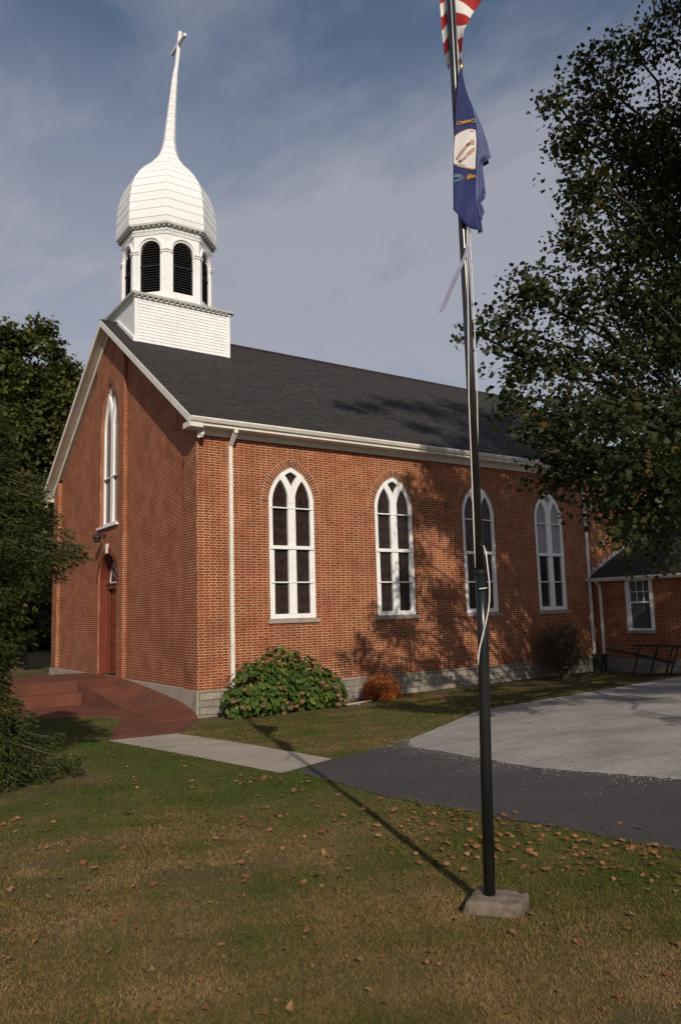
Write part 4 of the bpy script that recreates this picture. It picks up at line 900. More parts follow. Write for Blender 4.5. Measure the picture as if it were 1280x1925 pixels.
# ------------------------------------------------------------------ foliage tools
STAR = np.array([(0, -.44), (.15, -.30), (.40, -.36), (.36, -.10), (.52, .12), (.27, .19), (.21, .38), (0, .56), (-.18, .33), (-.29, .17), (-.48, .08), (-.33, -.12), (-.43, -.33), (-.13, -.27)])
OVAL = np.array([(0, -.5), (.26, -.22), (.33, .08), (.16, .36), (0, .52), (-.16, .36), (-.33, .08), (-.26, -.22)])
DIAM = np.array([(0, -.5), (.27, -.05), (0, .5), (-.27, .02)])
def leaves(name, P_, size, shape, mat, parent=None, nrm=None, spread=.8, curl=.35):
    n = len(P_); k = len(shape)
    nv = rng.normal(size=(n, 3))*spread
    nv += (nrm if nrm is not None else np.array([0, 0, .9])); nv /= np.linalg.norm(nv, axis=1, keepdims=True)
    a = np.cross(nv, rng.normal(size=(n, 3))); a /= np.linalg.norm(a, axis=1, keepdims=True)
    if nrm is not None and nrm.ndim == 2:        # tips point down and out
        dn = np.tile(np.array([0, 0, -1.0]), (n, 1))+rng.normal(size=(n, 3))*.45; a2 = dn-(dn*nv).sum(1, keepdims=True)*nv; a = np.cross(a2, nv); a /= np.linalg.norm(a, axis=1, keepdims=True)
    b2 = np.cross(nv, a)
    s_ = (size*rng.uniform(.65, 1.25, n))[:, None, None]
    S = shape[None]*rng.uniform(.8, 1.15, (n, 1, 1)); rr = (S**2).sum(2, keepdims=True)
    V_ = P_[:, None]+s_*(a[:, None]*S[..., :1]+b2[:, None]*S[..., 1:]-nv[:, None]*rr*curl)
    return fast_mesh(name, V_.reshape(-1, 3), np.arange(n*k).reshape(n, k), mat, parent)
def clumps(lobes, twigs_per, per, sig, shell=.6):
    """leaf positions in twig clumps inside ellipsoid lobes (x,y,z,rx,ry,rz); returns leaves and twig centres"""
    out, tw = [], []
    for L_ in lobes:
        c_ = np.array(L_[:3]); r3 = np.array(L_[3:6]); nt_ = max(3, int(twigs_per*(r3.prod()**(2/3))))
        d = rng.normal(size=(nt_, 3)); d /= np.linalg.norm(d, axis=1, keepdims=True)
        q_ = c_+d*(rng.random((nt_, 1))**shell)*r3*(1+.16*rng.normal(size=(nt_, 1)))
        tw.append(q_); out.append((q_[:, None]+rng.normal(size=(nt_, per, 3))*np.array([sig, sig, sig*.8])).reshape(-1, 3))
    return np.concatenate(out), tw
def limb(mb_, a, b2, r0, r1, sag=.2, n=7, wob=.12, seg=8):
    a, b2 = Vector(a), Vector(b2); L_ = (b2-a).length; P_ = []
    for i in range(n+1):
        t_ = i/n; p = a.lerp(b2, t_)+Vector((0, 0, sag*L_*math.sin(math.pi*t_)*.5)); 
        if 0 < i < n: p += Vector((rnd.uniform(-1, 1), rnd.uniform(-1, 1), rnd.uniform(-1, 1)))*wob*L_*.25
        P_.append(p)
    mb_.tube(P_, [r0+(r1-r0)*(i/n)**.8 for i in range(n+1)], seg, cap=False); return P_
def tree(name, label, cat, base, height, lobes, leafm, barkm, size, tw, per, sig, trunk_r, fork, shape=STAR, group=None, twigdraw=6, trunk_top=None, limbs=True, spread=.8):
    t_ = thing(name, label, cat, base, group)
    P_, tws = clumps(lobes, tw, per, sig); leaves('crown', P_, size, shape, leafm, t_, spread=spread)
    tr_ = MB(); b0 = Vector(base); top = Vector(trunk_top) if trunk_top else b0+Vector((.3, .2, height*.82))
    P0 = [b0+Vector((0, 0, -.3))]+[b0.lerp(top, i/8)+Vector((rnd.uniform(-.1, .1), rnd.uniform(-.1, .1), 0))*(i > 1) for i in range(1, 9)]
    tr_.tube(P0, [trunk_r*1.35]+[trunk_r*(1-.85*i/8) for i in range(1, 9)], 12, cap=False); to = tr_.build('trunk', barkm, t_, smooth=True, fix=False)
    br = MB()
    if limbs:
        for L_, q_ in zip(lobes, tws):
            c_ = Vector(L_[:3]); f_ = min(max((c_.z-b0.z)*.62/(top.z-b0.z), fork), .95)
            st_ = b0.lerp(top, f_); limb(br, st_, c_, trunk_r*.24*(1-f_*.6), trunk_r*.06, .12)
            for k_ in range(min(twigdraw, len(q_))):
                limb(br, c_, Vector(q_[k_]), trunk_r*.045, .006, .1, 4, .2, 5)
        br.build('branches', barkm, t_, smooth=True, fix=False)
    return t_
# big sycamore at the right edge: lobes in world metres
LB = [(5.45,-10.42,13.62,0.69), (4.67,-10.14,12.38,0.73), (7.05,-10.03,12.6,0.9), (3.94,-9.97,11.44,0.53), (5.72,-9.91,11.53,1.03), (7.06,-10.19,11.44,1.09), (3.58,-10.33,9.94,0.63), (5.86,-10.12,9.88,0.90), (2.99,-10.37,8.67,0.55), (4.22,-10.36,8.77,0.70), (2.13,-10.09,7.74,0.53), (2.95,-10.32,7.53,0.66), (4.70,-10.18,7.83,0.85), (6.05,-10.44,8.49,0.77), (1.39,-10.01,6.91,0.41), (0.69,-10.01,6.63,0.30), (1.61,-10.26,6.34,0.56), (2.54,-10.60,6.25,0.58), (3.77,-10.60,6.35,0.68), (5.12,-10.83,6.93,0.45), (1.15,-10.49,5.40,0.49), (1.21,-11.35,4.94,0.57), (0.82,-12.49,4.55,0.48), (3.38,-11.82,5.00,0.74), (0.94,-11.02,4.63,0.43), (1.38,-11.56,4.22,0.47), (1.38,-12.41,4.07,0.55), (2.53,-12.36,4.01,0.69), (1.55,-11.78,3.61,0.43), (2.39,-12.12,3.36,0.49), (1.70,-11.99,2.94,0.28)]
lobes = []
for (x, y, z, r) in LB:
    lobes.append((x, y, z, r, r, r))
    # depth of the crown: farther lobes behind along the same bearing
    d = Vector((x-CAM.x, y-CAM.y, z-CAM.z)).normalized(); k_ = 1.7
    if r > .5 and z < 11 and not (x > 2.2 and 5.8 < z < 9): lobes.append((x+d.x*k_*1.1+rnd.uniform(-.05, .15), y+d.y*k_*1.1, z+d.z*k_+rnd.uniform(-.2, .1), r*.8, r*.9, r*.8))
for (x, y, z, r) in ((1.6, -10.9, 4.1, .6), (2.6, -11.2, 3.7, .7), (3.3, -11.4, 3.1, .7), (3.9, -11.0, 4.2, .9), (2.2, -12.0, 3.3, .5), (4.6, -10.6, 3.4, .8),
                     (0.1, -14.2, 18.9, .75), (1.3, -14.0, 19.3, .8), (3.0, -14.2, 17.6, 1.0), (2.4, -14.5, 20.6, 1.0), (4.4, -14.0, 20.0, 1.5), (6.4, -14.0, 18.0, 1.7), (6.6, -14.5, 21.5, 1.6), (9.0, -13.5, 20.0, 2.2),  # mostly unseen lobes from here on, added to shade roof, wall and gravel
                     (3.4, -14.3, 14.8, .9), (5.0, -14.2, 15.4, 1.2), (6.4, -14.0, 14.0, 1.2), (4.6, -14.6, 12.0, 1.0), (7.4, -14.2, 12.0, 1.3), (8.4, -14.0, 15.4, 1.4), (6.0, -14.8, 9.8, 1.0), (8.6, -14.4, 9.6, 1.2), (10.2, -14.0, 12.2, 1.5),
                     (4.0, -15.2, 8.3, .7), (9.4, -14.4, 6.6, 1.0), (11.6, -14.2, 7.8, 1.3), (12.4, -13.6, 10.4, 1.4), (10.6, -13.2, 5.4, .8), (13.6, -12.6, 7.0, 1.2), (12.2, -11.2, 5.2, 1.0),
                     (2.4, -14.0, 13.6, .8), (2.8, -14.2, 15.4, .7), (3.8, -14.2, 13.4, 1.0), (5.2, -14, 13.2, 1.0), (7.8, -14, 14, 1.3), (9.8, -14, 14.4, 1.4), (3.4, -14.4, 11.0, .6), (5.8, -14.2, 11.2, .8), (7.0, -15.5, 16.5, 1.2), (4.6, -15, 17.2, 1.0),
                     (3.45, -9.9, 12.0, .45), (4.2, -10.2, 13.0, .42), (3.4, -10.1, 10.9, .4), (6.6, -13.2, 12.6, 1.2), (8.6, -13, 11, 1.2), (10, -13.4, 13.5, 1.3), (7.6, -14.4, 10.4, 1.0), (11.4, -13.2, 9.2, 1.1),
                     (5.6, -16.2, 5.4, .7), (3.4, -16.8, 6.2, .7), (7.0, -16.0, 5.2, .7), (1.4, -15.2, 4.9, .5), (2.7, -15.6, 5.3, .6), (4.2, -15.9, 5.2, .6), (13, -14, 13.5, 1.7), (14.6, -13.6, 11.8, 1.5), (11.2, -14.5, 16.5, 1.6),
                     (3.6, -17.6, 5.6, .7), (5.2, -17.4, 6.4, .9), (6.8, -17.2, 5.8, 1.0), (8.6, -17.5, 6.6, 1.2), (10.4, -17.0, 7.2, 1.3), (7.2, -18.6, 8.2, 1.2), (9.4, -18.4, 9.2, 1.4), (12.0, -17.0, 9.4, 1.5), (1.2, -19.0, 4.6, .6), (11.4, -16.2, 5.6, 1.0)):
    lobes.append((x, y, z, r, r, r*.85))
for (x, y, z, r) in ((9.0, -10.8, 14.5, 1.7), (9.2, -9.0, 12.5, 2.0), (8.2, -12.0, 12.0, 1.8), (10.3, -11, 13.0, 2.0), (8.8, -10, 10.2, 1.7), (10.8, -9.4, 10.4, 2.0), (8.6, -12.6, 9.6, 1.6), (11.2, -11.8, 10.0, 1.9), (7.4, -9.4, 8.4, 1.1), (9.8, -8.0, 8.4, 1.8), (12.0, -9.6, 8.2, 1.9), (9.4, -12.6, 7.4, 1.5), (8.0, -8.2, 6.6, 1.2), (11.4, -8.0, 6.6, 1.4), (11.9, -12.4, 7.2, 1.5), (7.3, -11.6, 6.8, .9), (9.0, -10.2, 16.6, 1.4), (5.4, -8.9, 6.0, .9), (13.2, -11, 9.2, 1.6), (12.8, -8.2, 10.4, 1.6)):
    lobes.append((x, y, z, r, r, r*.8))
tree('sycamore_tree', 'broad leafy sycamore leaning in from the right edge over the gravel', 'tree', (8.7, -10.6, zg(8.7, -10.6)), 20, lobes, MAT['syc_leaf'], MAT['pale_bark'], .106, 120, 11, .15, .36, .22, twigdraw=6)
# maple beyond the left corner of the church
def crown(c_, r3, n_, rl, seed, zmin=-9):
    q_ = random.Random(seed); out = []
    for i in range(n_):
        u = q_.uniform(-1, 1); a = q_.uniform(0, 2*math.pi); s_ = math.sqrt(1-u*u); k_ = q_.uniform(.62, 1.0)
        p = (c_[0]+r3[0]*s_*math.cos(a)*k_, c_[1]+r3[1]*s_*math.sin(a)*k_, c_[2]+r3[2]*u*k_); r_ = q_.uniform(.75, 1.25)*rl
        if p[2] > zmin: out.append((*p, r_, r_, r_*.75))
    return out
tree('maple_tree', 'tall dense maple rising beyond the left corner of the church', 'tree', (1.2, 26.5, -.7), 18, crown((1.0, 26.5, 10.3), (3.5, 3.6, 8.8), 105, 1.15, 3, .2)+[(1.9, 26, 18.6, .9, .9, .8), (2.6, 26, 17.6, .8, .8, .7), (3.9, 26, 14.2, .9, .9, .8)], MAT['maple_leaf'], MAT['bark'], .24, 105, 8, .2, .45, .2, twigdraw=2)
tree('maple_tree', 'leafy maple behind the spruce at the far left edge', 'tree', (-1.8, 23.5, -.7), 15, crown((-1.9, 23.5, 8.6), (3.8, 3.2, 8.4), 95, 1.2, 5, .2), MAT['maple_leaf'], MAT['bark'], .26, 95, 8, .22, .4, .2, twigdraw=2)
tree('background_tree', 'leafy tree beyond the low annex roof at the right edge', 'tree', (33.5, 6.0, -.7), 13, crown((33.0, 6.5, 6.8), (5.0, 4.2, 6.0), 46, 1.5, 8, .4), MAT['dark_leaf'], MAT['bark'], .26, 80, 8, .24, .35, .2, twigdraw=2)
# far woods on the horizon
wl = []
q_ = random.Random(9)
for i in range(70):
    a = R(62+i*1.0*1.6) if i < 45 else R(20-(i-45)*2.2); d = q_.uniform(70, 85); r_ = q_.uniform(3, 5.5)
    wl.append((CAM.x+d*math.cos(a), CAM.y+d*math.sin(a), r_*.75, r_, r_, r_*1.1))
P_, _ = clumps(wl, 34, 7, .6); o = leaves('distant_woods', P_, .9, OVAL, MAT['dark_leaf']); tag(o, 'low dark line of woods far beyond the church', kind='stuff')

# spruce at the left edge
spr = thing('spruce_tree', 'dark spruce with drooping boughs at the left edge of the lawn', 'tree', (-6.55, -6.2, zg(-6.55, -6.2)))
SB = Vector((-6.55, -6.2, zg(-6.55, -6.2)))
def srad(z): return float(np.interp(z, [0.2, .8, 1.2, 1.7, 2.6, 3.3, 3.9, 4.4, 4.9, 5.6, 6.3], [1.6, 1.75, 1.0, .72, .95, 1.3, 1.7, 1.3, 1.0, .65, .1]))
nb_ = MB(); nb_.tube([SB+Vector((0, 0, -.2)), SB+Vector((0, 0, 4)), SB+Vector((0, 0, 6.4))], [.17, .11, .02], 10); nb_.build('trunk', MAT['bark'], spr, smooth=True, fix=False)
bo = MB(); tips = []; dirs = []
for i in range(270):
    h = .25+6.0*(i/270)**1.05; a = i*2.399+rnd.uniform(-.2, .2); L_ = srad(h)*rnd.uniform(.62, 1.12); n_ = 9; P_ = []
    tilt = .12 if h > 5 else -.05
    for j in range(n_+1):
        s_ = j/n_; P_.append(SB+Vector((math.cos(a)*L_*s_, math.sin(a)*L_*s_, h+L_*(tilt*s_-.42*s_*s_+.24*s_**4))))
    if i % 2 == 0: bo.tube(P_, [.022*(1-.85*j/n_) for j in range(n_+1)], 5, cap=False)
    ax_ = Vector((math.cos(a), math.sin(a), 0)); sd_ = Vector((-math.sin(a), math.cos(a), 0))
    m_ = int(64*L_)
    for k_ in range(m_):
        s_ = rnd.uniform(.18, 1.02)**.75; j = min(int(s_*n_), n_-1); p = P_[j].lerp(P_[j+1], min(s_*n_-j, 1)); side_ = rnd.choice((-1, 1)); wd = L_*.36*(1.05-s_)+.04
        q__ = rnd.random(); off = sd_*side_*wd*q__
        base = p+off+ax_*wd*q__*.7+Vector((0, 0, -.2*q__*wd*2-rnd.uniform(-.04, .20)))
        tips.append(base); dirs.append((sd_*side_*.8+ax_*.9+Vector((0, 0, -.35+rnd.uniform(-.35, .25)))).normalized())
bo.build('branches', MAT['bark'], spr, smooth=True, fix=False)
T_ = np.array([tuple(v) for v in tips]); D_ = np.array([tuple(v) for v in dirs]); K = 14; n = len(T_)
Tt = np.repeat(T_, K, 0); Dd = np.repeat(D_, K, 0); s_ = rng.uniform(-.07, .08, (n*K, 1)); jit = rng.normal(size=(n*K, 3)); jit -= (jit*Dd).sum(1, keepdims=True)*Dd; jit /= np.linalg.norm(jit, axis=1, keepdims=True)
B0_ = Tt+Dd*s_; tip = B0_+jit*.034+Dd*.045; pr_ = np.cross(Dd, jit)*.0085
V_ = np.stack([B0_-pr_, B0_+pr_, tip], 1).reshape(-1, 3); fast_mesh('needles', V_, np.arange(len(V_)).reshape(-1, 3), MAT['needle'], spr)

# hydrangea by the corner
hyd = thing('hydrangea_bush', 'rounded green hydrangea with dried pink flower heads beside the downspout', 'shrub', (2.1, -.95, -.7))
HL = [(1.35, -.85, -.05, .85, .55, .80), (1.95, -.85, .12, .80, .58, .92), (2.75, -.8, -.05, .85, .55, .78), (3.35, -.8, -.2, .72, .5, .58), (.78, -.75, -.38, .48, .42, .46), (3.75, -.75, -.38, .42, .4, .34)]
pp, nn_ = [], []
for L_ in HL:
    c_ = np.array(L_[:3]); r3 = np.array(L_[3:6]); m_ = int(1150*(r3.prod())**(2/3)); d = rng.normal(size=(m_, 3)); d[:, 1] -= .5; d[:, 2] += .15; d /= np.linalg.norm(d, axis=1, keepdims=True)
    k_ = rng.choice([1.0, .93, .82, .7], (m_, 1), p=[.45, .25, .2, .1])*(1+.05*rng.normal(size=(m_, 1))); p = c_+d*r3*k_; ok = (p[:, 2] > -.66) & (p[:, 1] < -.02); pp.append(p[ok]); nn_.append((d/r3/np.linalg.norm(d/r3, axis=1, keepdims=True)*1.1+np.array([0, 0, .55]))[ok])
leaves('leaves', np.concatenate(pp), .165, OVAL, MAT['hyd_leaf'], hyd, nrm=np.concatenate(nn_), spread=.38, curl=.5)
st = MB()
for i in range(26):
    x = rnd.uniform(1.2, 3.2); st.tube([(x, -.75+rnd.uniform(-.2, .2), -.75), (x+rnd.uniform(-.4, .4), -.8, -.1), (x+rnd.uniform(-.9, .9), -.85, rnd.uniform(.1, .7))], [.014, .01, .006], 5)
st.build('stems', MAT['bark'], hyd)
FH = [(60, 390), (135, 325), (365, 330), (235, 390), (245, 425), (415, 430), (437, 465), (487, 457), (520, 430), (517, 375), (400, 497), (665, 320), (692, 347), (770, 360), (785, 410), (803, 440), (790, 475), (843, 450), (105, 428), (372, 115)]
for (fx, fy) in FH:
    ux, uy = 420+fx/3.765, 1200+fy/3.765; x = .30+(ux-430)*.0161; z = 1.16-(uy-1213)*.0151
    bd = max([1-((x-L_[0])/(L_[3]+.12))**2-((z-L_[2])/(L_[5]+.15))**2 for L_ in HL]+[0.05]); y = -.88-.56*math.sqrt(max(bd, .03))
    m_ = 110; d = rng.normal(size=(m_, 3)); d /= np.linalg.norm(d, axis=1, keepdims=True); rr = rnd.uniform(.06, .09)
    leaves('flower_head', np.array([x, y, z])+d*rr*np.array([1.1, .9, .8]), .042, DIAM, MAT['flower'], hyd, nrm=d*1.4, spread=.4, curl=.2)
# rust shrub
def shrub(name, label, c_, r3, n_, size, mat, stems, sr, tw_n=None, shape=DIAM, parent=None, low=0.0, shell=.35):
    t_ = thing(name, label, 'shrub', (c_[0], c_[1], zg(c_[0], c_[1]))); d = rng.normal(size=(n_, 3)); d /= np.linalg.norm(d, axis=1, keepdims=True)
    p = np.array(c_)+d*(rng.random((n_, 1))**shell)*np.array(r3)*(1+.08*rng.normal(size=(n_, 1))); z0 = zg(c_[0], c_[1]); ok = (p[:, 2] > z0+low) & (p[:, 1] < -.02); leaves('leaves', p[ok], size, shape, mat, t_)
    s2 = MB()
    for i in range(stems):
        a = rnd.uniform(0, 2*math.pi); q__ = rnd.uniform(.3, 1); ti = Vector((c_[0]+r3[0]*q__*math.cos(a), min(c_[1]+r3[1]*q__*math.sin(a), -.05), c_[2]+r3[2]*math.sqrt(max(1-q__*q__, 0))*rnd.uniform(.75, 1.05)))
        b_0 = Vector((c_[0]+rnd.uniform(-.12, .12), c_[1]+rnd.uniform(-.08, .08), z0-.05)); P__ = limb(s2, b_0, ti, sr, .004, -.1, 6, .12, 5)
        for k_ in range(4):
            s0 = P__[rnd.randint(2, 5)]; e_ = s0+Vector((rnd.uniform(-.3, .3), rnd.uniform(-.2, .2), rnd.uniform(.05, .4))); e_.y = min(e_.y, -.04); limb(s2, s0, e_, .005, .003, .1, 3, .2, 4)
    s2.build('stems', MAT['bark'], t_, fix=False); return t_
shrub('rust_shrub', 'small rust orange shrub against the stone foundation', (5.55, -.62, -.38), (.64, .48, .48), 7500, .05, MAT['orange_leaf'], 40, .008, shell=.3)
shrub('bare_shrub', 'loose dull green shrub on bare stems below the fourth window', (13.3, -.95, .45), (1.15, .8, .98), 7800, .06, MAT['dull_leaf'], 90, .02, low=.35, shell=.5)
mb = MB(); mb.hexa([(3.95, -1.12, zg(4, -1.1)+.02), (3.96, -1.05, zg(4, -1.1)+.02), (5.0, -.80, zg(5, -.8)+.02), (4.99, -.87, zg(5, -.8)+.02), (3.95, -1.12, zg(4, -1.1)+.06), (3.96, -1.05, zg(4, -1.1)+.06), (5.0, -.80, zg(5, -.8)+.05), (4.99, -.87, zg(5, -.8)+.05)]); mb.box((4.3, -1.22, zg(4, -1.1)+.015), (4.34, -.7, zg(4, -1.1)+.032))
tag(mb.build('board', MAT['wood']), 'weathered white board lying on the grass between the two shrubs', 'board')

# picnic table by the annex
pt = thing('picnic_table', 'dark picnic table standing in the shade by the annex wall', 'table', (15.2, -3.2, zg(15.2, -3.2)))
zb_ = zg(15.2, -3.2)
mb = MB()
for k in range(4): mb.box((14.95+k*.16, -4.5, zb_+.98), (15.08+k*.16, -2.55, zb_+1.02))
mb.build('table_top', MAT['black_iron'], pt)
mb = MB(); mb.hexa([(14.62, -4.2, zb_+.46), (14.86, -4.2, zb_+.46), (14.86, -1.75, zb_+.86), (14.62, -1.75, zb_+.86), (14.62, -4.2, zb_+.51), (14.86, -4.2, zb_+.51), (14.86, -1.75, zb_+.91), (14.62, -1.75, zb_+.91)]); mb.build('bench', MAT['black_iron'], pt)
for (y0, y1) in ((-3.0, -2.55), (-3.2, -2.7), (-4.2, -3.75), (-3.95, -3.45)):
    mb = MB(); x_ = 14.75 if y0 in (-3.0, -4.2) else 15.45; mb.tube([(x_, y0+.35, zb_), (x_+.05, y0, zb_+.98)], .028, 8); mb.build('leg', MAT['black_iron'], pt)
# utility pole far behind the annex
up_ = thing('utility_pole', 'distant wooden utility pole with a grey transformer seen over the annex roof', 'utility pole', (29.35, 5.05, -.7))
mb = MB(); mb.tube([(29.35, 5.05, -.8), (29.35, 5.05, 7.9)], [.14, .10], 10); mb.build('pole', MAT['pale_bark'], up_)
mb = MB(); mb.lathe([(0, 0), (.2, 0), (.2, .6), (.14, .68), (.04, .7), (.04, .85), (0, .85)], (29.15, 4.85, 6.7), 12); mb.build('transformer', MAT['steel'], up_, smooth=False)
mb = MB(); mb.box((28.6, 4.97, 7.45), (30.1, 5.07, 7.55)); mb.build('crossarm', MAT['pale_bark'], up_)

# ------------------------------------------------------------------ lawn detail
def on_hard(x, y):
    """paved, built or planted ground"""
    x = np.asarray(x); y = np.asarray(y)
    el = .05+np.interp(y, [-60, -16, -12, -9.7, -9.1], [-3.12, -3.14, -3.17, -2.85, -1.88])+.03*np.sin(y*9)+.02*np.sin(y*23); gl = np.interp(x, [-1.9, .27, 4.5, 14.6, 24], [-9.1, -8.32, -5.73, -4.5, -4.0])
    hard = ((x > el) & (y < -9.1)) | ((y < gl) & (x > -1.88))
    wl_ = np.interp(y, [-9.6, -5.8, -2.0], [-3.05, -3.0, -3.0]); wr_ = np.interp(y, [-9.05, -5.6, -2.2], [-1.83, -1.6, -1.5]); hard |= (x > wl_+.03+.02*np.sin(y*14)) & (x < wr_-.03-.02*np.sin(y*11)) & (y > -9.4) & (y < -2.0)
    hard |= (x > -.06) & (y > -.06)
    # red slab
    e1 = (y > np.interp(x, [-7, -2.63, -1.36], [5.9, 2.86, 1.94])) & (x < -1.36); e2 = (x >= -2.97+(y+2.02)*(1.61/3.96)) & (y > -2.1-.1*(x+3)) & (x < 0) & (y < 6) & (x < np.interp(y, [-2.2, -.25], [-1.5, -.04]))
    hard |= e1 | e2
    hard |= (np.abs(x-BX) < .2) & (np.abs(y-BY+.04) < .16)
    return hard
def sn(x, y, f, s_): # cheap smooth noise
    return (np.sin(x*f+s_)+np.sin(y*f*1.13+s_*2.1)+np.sin((x*.7+y*.8)*f*1.7+s_*.7)+np.sin((x*.9-y*.6)*f*2.3+s_*1.3)+.6*np.sin((x*.4+y)*f*4.1+s_)+.6*np.sin((x-.3*y)*f*5.3+s_))/5.2
NB = 640000
rr = np.exp(rng.uniform(math.log(3.0), math.log(26), NB)); aa = YAW+rng.uniform(-.50, .48, NB)
bx = CAM.x+rr*np.cos(aa); by = CAM.y+rr*np.sin(aa); ok = ~on_hard(bx, by)
bare = sn(bx, by, 1.3, 4.0); wallsoil = (by > -2.2) & (bx > .0) & (bx < 4.5) & (sn(bx, by, 2.0, 1) > -.1)
ok &= ~((bare > .55) & (rng.random(NB) < .75)) & ~(wallsoil & (rng.random(NB) < .75))
ok &= ~((np.hypot(bx+6.2, by+7.0) < 1.6) & (rng.random(NB) < .75))
bx, by, rr = bx[ok], by[ok], rr[ok]; n = len(bx); bz = zgv(bx, by)
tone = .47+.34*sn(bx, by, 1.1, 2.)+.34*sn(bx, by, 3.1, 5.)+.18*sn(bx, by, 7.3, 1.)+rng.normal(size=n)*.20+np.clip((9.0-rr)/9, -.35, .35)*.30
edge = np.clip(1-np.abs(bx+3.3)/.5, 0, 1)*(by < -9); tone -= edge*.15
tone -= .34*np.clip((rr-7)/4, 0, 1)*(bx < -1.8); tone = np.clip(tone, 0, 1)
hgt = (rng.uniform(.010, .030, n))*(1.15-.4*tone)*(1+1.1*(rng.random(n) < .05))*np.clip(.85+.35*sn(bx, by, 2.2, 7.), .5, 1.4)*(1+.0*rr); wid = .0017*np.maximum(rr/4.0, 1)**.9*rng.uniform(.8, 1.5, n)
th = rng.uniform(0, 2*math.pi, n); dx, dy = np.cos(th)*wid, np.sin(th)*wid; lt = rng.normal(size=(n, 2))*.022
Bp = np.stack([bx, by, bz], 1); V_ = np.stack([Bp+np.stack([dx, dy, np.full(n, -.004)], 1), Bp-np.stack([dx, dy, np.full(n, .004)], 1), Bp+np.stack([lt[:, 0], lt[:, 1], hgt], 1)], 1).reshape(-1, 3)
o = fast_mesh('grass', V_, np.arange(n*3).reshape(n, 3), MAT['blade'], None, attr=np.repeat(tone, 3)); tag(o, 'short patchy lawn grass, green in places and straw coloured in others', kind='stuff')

# fallen leaves: nearest ones as objects, the far small ones as litter
def leafmesh(i):
    q_ = random.Random(40+i); n = len(STAR); bm_ = bmesh.new(); ctr = bm_.verts.new((0, 0, .012)); vs_ = []
    f1, f2 = q_.uniform(-.6, 1.4), q_.uniform(-.5, 1.5)
    S_ = STAR if i % 4 else OVAL*1.1
    n = len(S_)
    for (x, y) in S_:
        x *= q_.uniform(.62, 1.25); y *= q_.uniform(.62, 1.25); vs_.append(bm_.verts.new((x, y, .02+f1*x*x+f2*y*y*.8+q_.uniform(-.04, .06)+.25*abs(x)*q_.uniform(.2, .8))))
    for a in range(n): bm_.faces.new((ctr, vs_[a], vs_[(a+1) % n]))
    me_ = bpy.data.meshes.new('fallen_leaf'); bm_.to_mesh(me_); bm_.free(); me_.materials.append(MAT['fallen'][i % 4]); return me_
LM = [leafmesh(i) for i in range(12)]
NL = 12000
rl = np.exp(rng.uniform(math.log(3.6), math.log(19), NL)); al = YAW+rng.uniform(-.46, .42, NL); lx = CAM.x+rl*np.cos(al); ly_ = CAM.y+rl*np.sin(al)
h_ = on_hard(lx, ly_); dens = np.where(h_, .02, .17+.30*np.clip(sn(lx, ly_, 1.1, 9.), 0, 1))
dens += .55*np.clip(1-np.abs(lx+3.55)/.75, 0, 1)*(ly_ < -9.2)*(~h_); dens += .35*np.clip(1-np.abs(ly_+9.6)/.9, 0, 1)*(lx < -1.8)*(lx > -4.6)*(~h_)
dens += .25*(lx > -4.4)*(ly_ < -12)*(~h_); gl_ = np.interp(lx, [-1.9, .27, 4.5, 14.6], [-9.1, -8.32, -5.73, -4.5]); dens += .5*np.clip(1-np.abs(ly_-gl_-.4)/.6, 0, 1)*(~h_)*(lx > -2); dens += .2*np.clip(1-np.abs(lx+3.25)/.3, 0, 1)*(ly_ > -9)*(~h_)
dens *= np.where(rl < 8, 1.5, 1.0)*np.where(lx < -5.3, .6, 1.0)
keep = (rng.random(NL) < dens*.34) & ~((lx > -.3) & (ly_ > -.3)) & ~((np.abs(lx-BX) < .24) & (np.abs(ly_-BY+.04) < .2)); lx, ly_, rl, h_ = lx[keep], ly_[keep], rl[keep], h_[keep]; od = np.argsort(rl); nI = 0
rest = []
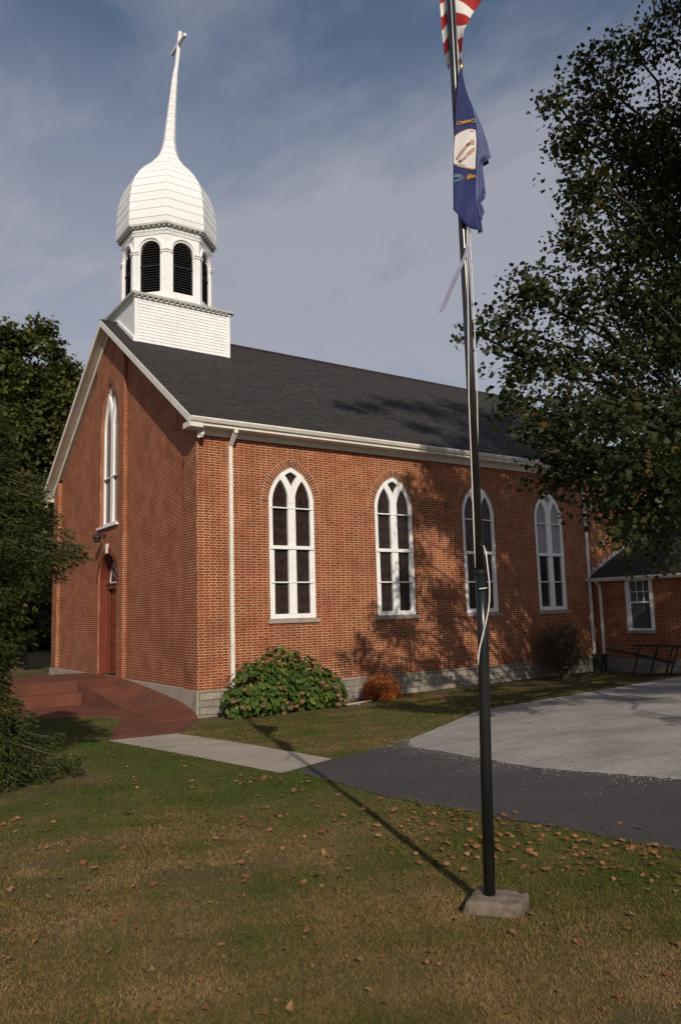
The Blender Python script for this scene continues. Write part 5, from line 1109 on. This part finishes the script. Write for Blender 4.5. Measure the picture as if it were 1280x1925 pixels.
for k in od:
    x, y = float(lx[k]), float(ly_[k]); z = zg(x, y)+(.012 if h_[k] else .02)
    if nI < 290:
        o = bpy.data.objects.new('fallen_leaf', LM[rnd.randrange(12)]); col.objects.link(o); s_ = .018+.030*rnd.random()**1.5; o.scale = (s_, s_, s_*rnd.uniform(.6, 1.5))
        o.location = (x, y, z+.003); o.rotation_euler = (rnd.gauss(0, .3), rnd.gauss(0, .3), rnd.uniform(0, 6.28)); tag(o, 'curled dry autumn leaf lying on the lawn', 'leaf', 'fallen leaves scattered over the lawn'); nI += 1
    else: rest.append((x, y, z+.006))
if rest:
    o = leaves('leaf_litter', np.array(rest), .055, STAR, leafmat('litter_leaves', [(0, (0.16, 0.06, 0.03)), (.5, (0.28, 0.12, 0.05)), (1, (0.36, 0.20, 0.09))], .05), None, nrm=np.array([0, 0, 2.2]), spread=.6, curl=-.3); tag(o, 'small dry leaves littering the far lawn and the drive edges', kind='stuff')

# loose stones spilled from the gravel over the asphalt seam
n = 2200 
t_ = rng.random(n); gxl = np.array([q_[0] for q_ in GRAV_L[1:]]); gyl = np.array([q_[1] for q_ in GRAV_L[1:]])
cum = np.concatenate([[0], np.cumsum(np.hypot(np.diff(gxl), np.diff(gyl)))]); sp_ = t_*6.3
sx_, sy_ = np.interp(sp_, cum, gxl), np.interp(sp_, cum, gyl); off_ = -rng.exponential(.20, n)*(1+.5*np.sin(t_*40))+.12
tx = np.interp(sp_+.1, cum, gxl)-sx_; ty = np.interp(sp_+.1, cum, gyl)-sy_; tl_ = np.hypot(tx, ty)+1e-6; nx_, ny_ = -ty/tl_, tx/tl_
inside = np.where(sp_ > 6.0, 1, 1); sx_ = sx_+nx_*(-off_)*1.0; sy_ = sy_+ny_*(-off_)*1.0
sz_ = rng.uniform(.003, .009, n); P_ = np.stack([sx_, sy_, zgv(sx_, sy_)+.016], 1); OCT = np.array([(1, 0, 0), (0, 1, 0), (-1, 0, 0), (0, -1, 0), (0, 0, .8), (0, 0, -.5)])
V_ = P_[:, None]+OCT[None]*sz_[:, None, None]*rng.uniform(.6, 1.3, (n, 6, 1)); FC = np.array([(0, 1, 4), (1, 2, 4), (2, 3, 4), (3, 0, 4), (1, 0, 5), (2, 1, 5), (3, 2, 5), (0, 3, 5)])
FF = (np.arange(n)[:, None, None]*6+FC[None]).reshape(-1, 3); o = fast_mesh('loose_stones', V_.reshape(-1, 3), FF, MAT['gravel']); tag(o, 'loose pale stones spilled along the edge of the gravel', kind='stuff')
